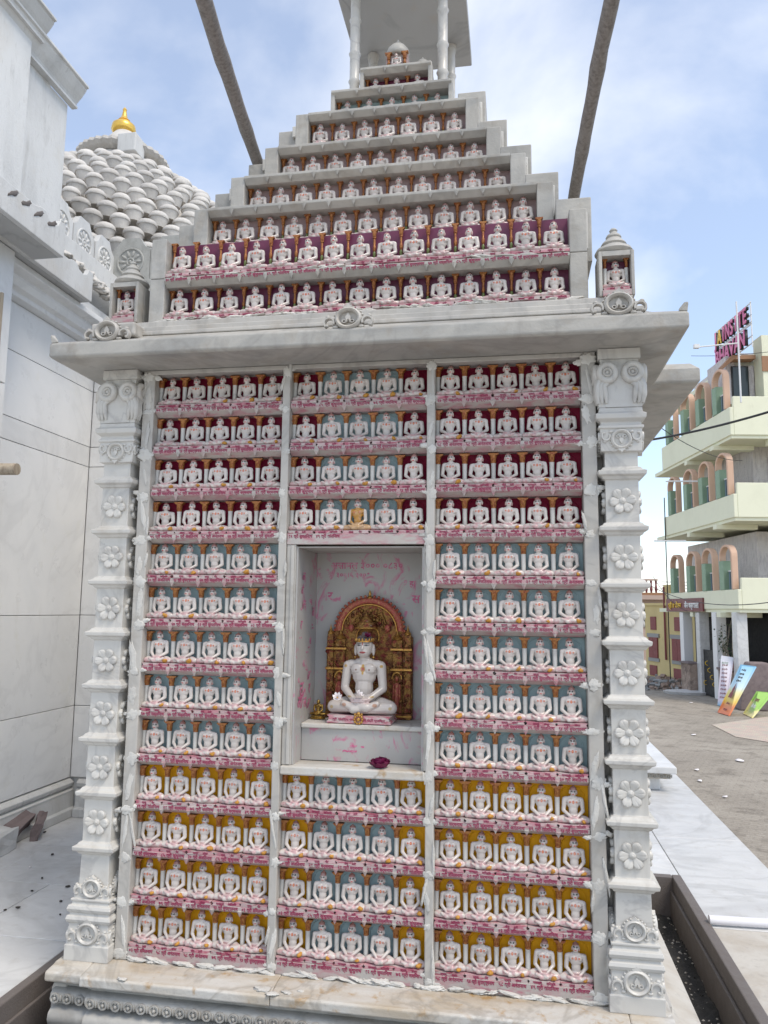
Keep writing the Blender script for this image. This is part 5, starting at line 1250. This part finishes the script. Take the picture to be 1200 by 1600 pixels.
def cable(a, b, sag, r, label, n=14):
    a, b = Vector(a), Vector(b); pts = []
    for i in range(n+1):
        t = i/n; pts.append((b-a)*t+Vector((0, 0, -sag*4*t*(1-t))))
    o = MB().tube(pts, r, 6).build('cable', 'cable', None, a, smooth=180); tag(o, label, 'cable', 'overhead cables over the street')
cable(px(985, 692, 1, 9.0), px(1260, 625, 1, 7.0), 0.06, 0.016, 'thick black cable strung from behind the shrine to the street')
cable(px(1008, 650, 1, 18), px(1160, 720, 1, 26), 0.3, 0.012, 'thin black cable sagging toward the third floor balcony')
cable(px(1000, 905, 1, 30), px(1240, 935, 1, 16), 0.5, 0.012, 'thin black cable crossing before the first floor arches')
cable(px(1020, 900, 1, 30), px(1075, 955, 1, 27), 0.25, 0.010, 'thin black cable dropping to the maroon sign band')
cable(px(1080, 556, 1, 30), px(1200, 550, 1, 24), 0.05, 0.010, 'thin pale cable below the rooftop sign')
for u, v, D in ((1040, 752, 0), (1022, 845, 0)):
    a = px(u, v, 1, 27.5); b = px(u+50, v, 1, 27.5)
    o = MB().tube([Vector((0, 0, 0)), b-a], 0.03, 8).build('rod', 'whitepaint', None, a); tag(o, 'pale rod jutting from the %s floor balcony' % ('second' if v > 800 else 'third'), 'rod', 'rods on the guest house')

# ------------------------------------------------------------------ older houses behind
M['yellow_wall'] = surface('yellow_wall', (0.62, 0.50, 0.24), [((0.48, 0.38, 0.19), 0.8, 0.42, 0.7, 0.6), ((0.35, 0.28, 0.17), 3, 0.58, 0.8, 0.5, (1, 1, 0.4))], rough=0.85, bump_s=0.2, bump_scale=8)
M['pink_wall'] = surface('pink_wall', (0.55, 0.42, 0.36), [((0.42, 0.32, 0.28), 0.8, 0.42, 0.7, 0.6)], rough=0.85, bump_s=0.1)
M['greystone'] = surface('greystone', (0.30, 0.30, 0.29), rough=0.8, bump_s=0.2)
a = px(1090, 1069, 2, BZ); b = px(1010, 1055, 2, BZ)
YH = empty('yellow_house', (a.x, a.y, BZ)); d = (b-a); LN = d.length; YH.rotation_euler.z = math.atan2(d.y, d.x)
tag(YH, 'old yellow single-storey house with maroon shutters behind the guest house', 'house')
def yp(nm, mb, mat, par=None, bevel=0): return mb.build(nm, mat, par or YH, local=True, bevel=bevel)
yp('wall', MB().box(-1, LN, -6, -0.02, 0, 3.5), 'yellow_wall'); yp('roof_edge', MB().box(-1.05, LN+0.05, -6.1, 0.06, 3.501, 3.62), 'yellow_wall')
for t, wd in ((0.33, 0.95), (0.82, 0.85)):
    c = LN*t
    F = yp('window', MB().box(c-wd/2-0.1, c+wd/2+0.1, -0.019, 0.03, 0.75, 0.92), 'greystone'); yp('lintel', MB().box(c-wd/2-0.15, c+wd/2+0.15, -0.019, 0.05, 1.93, 2.12), 'greystone', F)
    yp('shutter', MB().box(c-wd/2, c-0.01, -0.019, 0.05, 0.921, 1.929), 'maroon_paint', F); yp('shutter', MB().box(c+0.01, c+wd/2, -0.019, 0.05, 0.921, 1.929), 'maroon_paint', F)
    yp('vent', MB().box(c-0.3, c+0.25, -0.019, 0.02, 2.3, 2.95), 'maroon_paint'); yp('lower_vent', MB().box(c-0.25, c+0.45, -0.019, 0.02, 0.05, 0.55), 'maroon_paint')
yp('water_pipe', MB().tube([(LN*0.55, 0.06, 0.9), (LN*0.55, 0.06, 4.4)], 0.05, 8), 'maroon_paint')
yp('roof_post', MB().box(LN*0.50, LN*0.62, -0.5, -0.1, 3.62, 4.5), 'yellow_wall')
FH = empty('far_house', (11.0, 44.0, BZ), BRZ); tag(FH, 'far pink house with red baluster roof railing', 'house')
def fp(nm, mb, mat, par=None): return mb.build(nm, mat, par or FH, local=True)
q0 = px(1000, 930, 1, 44.0)
FH.location = (q0.x-1.0, 44.0, BZ)
fp('wall', MB().box(0, 4.2, 0, 4, 0, 3.9), 'pink_wall'); fp('cornice', MB().box(-0.3, 4.4, -0.4, 4.2, 3.901, 4.15), 'pink_wall'); fp('cornice', MB().box(-0.2, 4.3, -0.3, 4.1, 4.151, 4.3), 'brown_band')
rl = fp('railing', MB().box(-0.2, 2.0, -0.3, -0.15, 5.0, 5.1), 'pink_wall')
for k in range(8): fp('baluster', MB().lathe([(0.05, 4.301), (0.09, 4.5), (0.05, 4.75), (0.07, 4.999)], 8, (-0.05+0.28*k, -0.22, 0)), 'maroon_paint', rl)
r2_ = fp('railing', MB().box(2.2, 4.2, -0.3, -0.25, 4.9, 4.96), 'whitepaint')
for k in range(3): fp('rail_bar', MB().box(2.2, 4.2, -0.3, -0.26, 4.35+0.18*k, 4.40+0.18*k), 'whitepaint', r2_)
wn = fp('window', MB().box(0.8, 1.6, -0.05, -0.001, 2.3, 3.5), 'greystone'); fp('pane', MB().box(0.86, 1.54, -0.07, -0.051, 2.36, 3.44), 'window_glass', wn)
fp('gate_panel', MB().box(1.7, 2.4, -0.05, -0.001, 0.9, 2.3), 'maroon_paint')

# ------------------------------------------------------------------ street things
def board(name, pts, mat, label, thick=0.05, lean=0.6, group=None):
    """flat board from four photo corners: bottom-left, bottom-right on the street, top-right, top-left leaning back"""
    p = [px(*pts[0], 2, BZ+0.02), px(*pts[1], 2, BZ+0.02)]
    yb = (p[0].y+p[1].y)/2
    p += [px(*pts[2], 1, yb+lean), px(*pts[3], 1, yb+lean)]
    nrm = (p[1]-p[0]).cross(p[3]-p[0]).normalized()
    base = (p[0]+p[1])/2
    P = [v-base for v in p]; Q = [v-nrm*thick for v in P]
    o = MB().add(P+Q, [(0, 1, 2, 3), (7, 6, 5, 4), (0, 4, 5, 1), (1, 5, 6, 2), (2, 6, 7, 3), (3, 7, 4, 0)]).build(name, mat, None, base); tag(o, label, 'banner', group)
    return o, P, nrm
def gradient_mat(name, stops, zlo, zhi, blot=None):
    m, nt, b = new_mat(name); v = vecsrc(nt, 'object'); sx = nt.nodes.new('ShaderNodeSeparateXYZ'); nt.links.new(v, sx.inputs[0])
    r = N(nt, 'ShaderNodeMapRange'); r.inputs['From Min'].default_value = zlo; r.inputs['From Max'].default_value = zhi; nt.links.new(sx.outputs['Z'], r.inputs['Value'])
    cr_ = nt.nodes.new('ShaderNodeValToRGB'); e = cr_.color_ramp.elements
    while len(e) < len(stops): e.new(0.5)
    for k, (t, c) in enumerate(stops): e[k].position = t; e[k].color = (*c, 1)
    nt.links.new(r.outputs['Result'], cr_.inputs[0]); c = cr_.outputs[0]
    if blot: c = mixc(nt, noise_fac(nt, v, blot[1], 0.54, 0.60), c, blot[0])
    nt.links.new(c, b.inputs['Base Color']); b.inputs['Roughness'].default_value = 0.45
    return m
M['banner_blue'] = gradient_mat('banner_blue', [(0.0, (0.62, 0.16, 0.06)), (0.14, (0.68, 0.25, 0.10)), (0.22, (0.72, 0.52, 0.10)), (0.38, (0.70, 0.66, 0.35)), (0.48, (0.55, 0.70, 0.78)), (0.75, (0.30, 0.55, 0.74)), (1.0, (0.10, 0.38, 0.62))], 0, 1.75)
M['banner_white'] = gradient_mat('banner_white', [(0.0, (0.18, 0.36, 0.50)), (0.09, (0.62, 0.58, 0.68)), (0.5, (0.70, 0.66, 0.74)), (0.88, (0.70, 0.70, 0.74)), (0.93, (0.35, 0.45, 0.52)), (1.0, (0.45, 0.62, 0.78))], 0, 1.9)
M['banner_green'] = gradient_mat('banner_green', [(0.0, (0.60, 0.50, 0.18)), (0.2, (0.28, 0.50, 0.10)), (0.7, (0.30, 0.52, 0.12)), (1.0, (0.62, 0.56, 0.26))], 0, 1.0, ((0.66, 0.60, 0.28), 1.6))
# purple board, its lines of print, and so on
def printed(o, P, nrm, s, size, mat, t, w, shift=0.5):
    me = text_mesh('print', s, size, mat, 0.002, w, 2)
    ex = (P[1]-P[0]).normalized(); ez = (P[3]-P[0]); H_ = ez.length; ez.normalize(); ny = ez.cross(ex)
    pos = P[0]+(P[1]-P[0])*shift+(P[3]-P[0])*t+nrm*0.006
    k = inst('print', me, o, pos, None, None, local=True)
    ey = nrm*-1; ez2 = ex.cross(ey)*-1
    if ez2.dot(ez) < 0: ez2 = -ez2
    k.rotation_euler = Matrix((ex, ey, ez2)).transposed().to_euler()
    return k
bo, P, nv = board('standing_banner', ((1121, 1102), (1135, 1104), (1145, 1027), (1127, 1024)), 'banner_white', 'tall white and lilac notice banner leaning beside the gate', group='banners leaning by the guest house')
for k in range(9): printed(bo, P, nv, 'सूचना एवं नियम' if k % 2 else 'श्री जैन मंदिर', 0.075, 'maroon_paint', 0.15+0.08*k, 0.24)
printed(bo, P, nv, 'NOTICE', 0.11, 'green_post', 0.83, 0.26)
bo, P, nv = board('standing_banner', ((1121, 1113), (1138, 1118), (1180, 1041), (1157, 1038)), 'banner_blue', 'slanting blue and orange banner showing a temple spire', group='banners leaning by the guest house', lean=0.4)
for t, s in ((0.08, 'सम्पर्क'), (0.20, 'निवेदक'), (0.66, 'श्री दिगम्बर जैन'), (0.73, 'अतिशय क्षेत्र'), (0.80, 'पंचकल्याणक महोत्सव'), (0.88, 'जय जिनेन्द्र')): printed(bo, P, nv, s, 0.085, 'maroon_paint' if t < 0.5 else 'window_glass', t, 0.30, 0.52)
tw = MB()
ex = (P[1]-P[0]).normalized(); ez = (P[3]-P[0]).normalized()
def flat(poly, off):
    c = P[0]+(P[1]-P[0])*0.42+(P[3]-P[0])*0.33+nv*off
    tw.add([c+ex*p[0]+ez*p[1] for p in poly], [tuple(range(len(poly)))])
flat([(-0.11, 0), (0.11, 0), (0.10, 0.16), (0.06, 0.18), (0.07, 0.30), (0.03, 0.42), (0, 0.52), (-0.03, 0.42), (-0.07, 0.30), (-0.06, 0.18), (-0.10, 0.16)], 0.004)
tw.build('printed_spire', 'maroon_paint', bo, local=True)
bo, P, nv = board('standing_banner', ((1161, 1115), (1174, 1121), (1206, 1082), (1182, 1080)), 'banner_green', 'green and cream printed board lying tilted at the street edge', group='banners leaning by the guest house', lean=0.5)
for t, s in ((0.35, 'जैन मेला'), (0.62, 'स्वागत')): printed(bo, P, nv, s, 0.16, 'maroon_paint' if t > 0.5 else 'whitepaint', t, 0.4, 0.6)
bk = px(1150, 1112, 2, BZ)
o = MB().rings([rect(-0.15, 0.75, 0.1, 0.9, 0.005), rect(0.0, 0.85, 0.15, 0.9, 0.9), rect(0.25, 0.85, 0.25, 0.85, 1.55)]).build('dark_boulder_planter', 'redstone', None, (bk.x+0.35, bk.y+0.2, BZ), bevel=0.05); tag(o, 'dark rock-faced planter behind the slanting blue banner', 'planter')
# flag
fl = lw(0.1, 0.85, 0)
FL = empty('small_flag', (fl.x, fl.y, -0.61)); tag(FL, 'small saffron white and green flag standing in the planter', 'flag')
M['saffron'] = surface('saffron', (0.65, 0.16, 0.05), rough=0.7, bump_s=0); M['flag_green'] = surface('flag_green', (0.03, 0.22, 0.07), rough=0.7, bump_s=0)
MB().tube([(0, 0, 0), (0.05, 0, 1.15)], 0.015, 6).build('flag_staff', 'wood_raw', FL, local=True)
for k, mt in enumerate(('flag_green', 'whitepaint', 'saffron')):
    x = 0.05; MB().add([(x, 0, 0.70+0.13*k), (x+0.22, -0.03, 0.55+0.13*k), (x+0.22, -0.03, 0.67+0.13*k), (x, 0, 0.825+0.13*k), (x, 0.01, 0.70+0.13*k), (x+0.22, -0.02, 0.55+0.13*k), (x+0.22, -0.02, 0.67+0.13*k), (x, 0.01, 0.825+0.13*k)], [(0, 1, 2, 3), (7, 6, 5, 4), (0, 4, 5, 1), (1, 5, 6, 2), (2, 6, 7, 3), (3, 7, 4, 0)]).build('flag_band', mt, FL, local=True)
# potted plants on the planter walls
M['leaf'] = surface('leaf', (0.05, 0.085, 0.035), [((0.10, 0.11, 0.06), 8, 0.45, 0.75, 0.6)], rough=0.6, bump_s=0)
def plant(u, v, h, n, label):
    q = lw(u, v, -0.61); P_ = empty('potted_plant', q); tag(P_, label, 'plant', 'potted plants before the guest house')
    MB().lathe([(0.12, 0), (0.17, 0.24), (0.19, 0.25), (0.19, 0.29)], 14).build('pot', 'whitepaint' if n % 2 else 'maroon_paint', P_, local=True, smooth=40)
    stem = MB(); lf = MB()
    for k in range(n):
        a = R()*6.28; tip = Vector((math.cos(a)*rr(.1, .35), math.sin(a)*rr(.1, .3), h*rr(.55, 1))); stem.tube([(0, 0, 0.28), tip*0.5+Vector((0, 0, 0.2)), tip+Vector((0, 0, 0.28))], [0.012, 0.009, 0.005], 5)
        for j in range(12):
            t = rr(.25, 1); c = tip*t+Vector((rr(-.08, .08), rr(-.08, .08), 0.28+rr(-.06, .06))); rot = Matrix.Rotation(R()*6.28, 4, 'Z') @ Matrix.Rotation(rr(-1, 1), 4, 'X')
            lf.add([c+rot @ Vector(p) for p in ((0, 0, 0), (0.035, 0.05, 0.01), (0, 0.12, 0), (-0.035, 0.05, 0.01))], [(0, 1, 2, 3)])
    stem.build('stem', 'wood_raw', P_, local=True); lf.build('foliage', 'leaf', P_, local=True)
plant(0.12, 1.45, 1.5, 7, 'tall thin climbing plant by the gate column'); plant(0.12, 0.68, 0.55, 8, 'low bushy plant in a pot nearest the corner column'); plant(0.12, 1.05, 0.9, 6, 'upright potted plant in the middle of the planter')
# paving patch, rubble heap, litter
q = [px(1112, 1133, 2, BZ), px(1215, 1118, 2, BZ), px(1230, 1165, 2, BZ), px(1150, 1152, 2, BZ)]
def patch_mat():
    m, nt, b = new_mat('patch'); v = vecsrc(nt)
    br = N(nt, 'ShaderNodeTexBrick', Scale=3.0); br.inputs['Color1'].default_value = (0.52, 0.36, 0.32, 1); br.inputs['Color2'].default_value = (0.50, 0.47, 0.36, 1); br.inputs['Mortar'].default_value = (0.33, 0.28, 0.25, 1)
    nt.links.new(v, br.inputs['Vector']); nt.links.new(mixc(nt, noise_fac(nt, v, 3, 0.45, 0.7), br.outputs['Color'], (0.40, 0.36, 0.31)), b.inputs['Base Color']); b.inputs['Roughness'].default_value = 0.85
    return m
M['patch'] = patch_mat()
o = MB().add([(p.x, p.y, BZ+0.012) for p in q], [(0, 1, 2, 3)]).build('paved_forecourt', 'patch'); tag(o, 'pink and buff paved patch on the street', None, None, 'structure')
rb = MB(); q = px(1035, 1072, 2, BZ)
for k in range(420):
    c = Vector((q.x+random.gauss(0, 1.1), q.y+random.gauss(0, 1.0), BZ+0.02+abs(random.gauss(0, 0.10)))); rot = Matrix.Rotation(R()*6.28, 4, 'Z') @ Matrix.Rotation(R()*3, 4, 'X'); s = rr(.05, .14)
    rb.box(-s, s, -s*0.6, s*0.6, -s*0.5, s*0.5, k % 2, Matrix.Translation(c) @ rot)
M['brickbat'] = surface('brickbat', (0.33, 0.24, 0.19), [((0.22, 0.17, 0.14), 4, 0.45, 0.7, 0.6)], rough=0.9, bump_s=0.2)
o = rb.build('rubble', ['brickbat', 'greystone']); tag(o, 'heap of broken brick rubble by the yellow house', None, None, 'stuff')
o = MB().lathe([(0.8, 0), (0.85, 0.10), (0.5, 0.14), (0.3, 0.14)], 10, sx=1.2, sy=0.8).build('manhole_slab', 'floor_marble', None, (px(1078, 1084, 2, BZ).x, px(1078, 1084, 2, BZ).y, BZ+0.002), smooth=40); tag(o, 'round pale stone manhole cover before the gate', 'manhole')
for u, v, s in ((1156, 1188, .30), (1089, 1203, .14), (1094, 1220, .14), (1084, 1148, .14), (1133, 1245, .12), (1080, 1098, .16)):
    q = px(u, v, 2, BZ+0.02)
    o = inst('litter_scrap', lump(int(u+v), s*0.5, s*0.28, 0.012, 0.6, 2, 'petal_white', 2.5), None, (q.x, q.y, BZ+0.025), (0, 0, R()*6)); tag(o, 'pale scrap of litter lying on the dusty street' if s < .25 else 'large crumpled white plastic bag lying on the dusty street', 'litter', 'litter on the street')
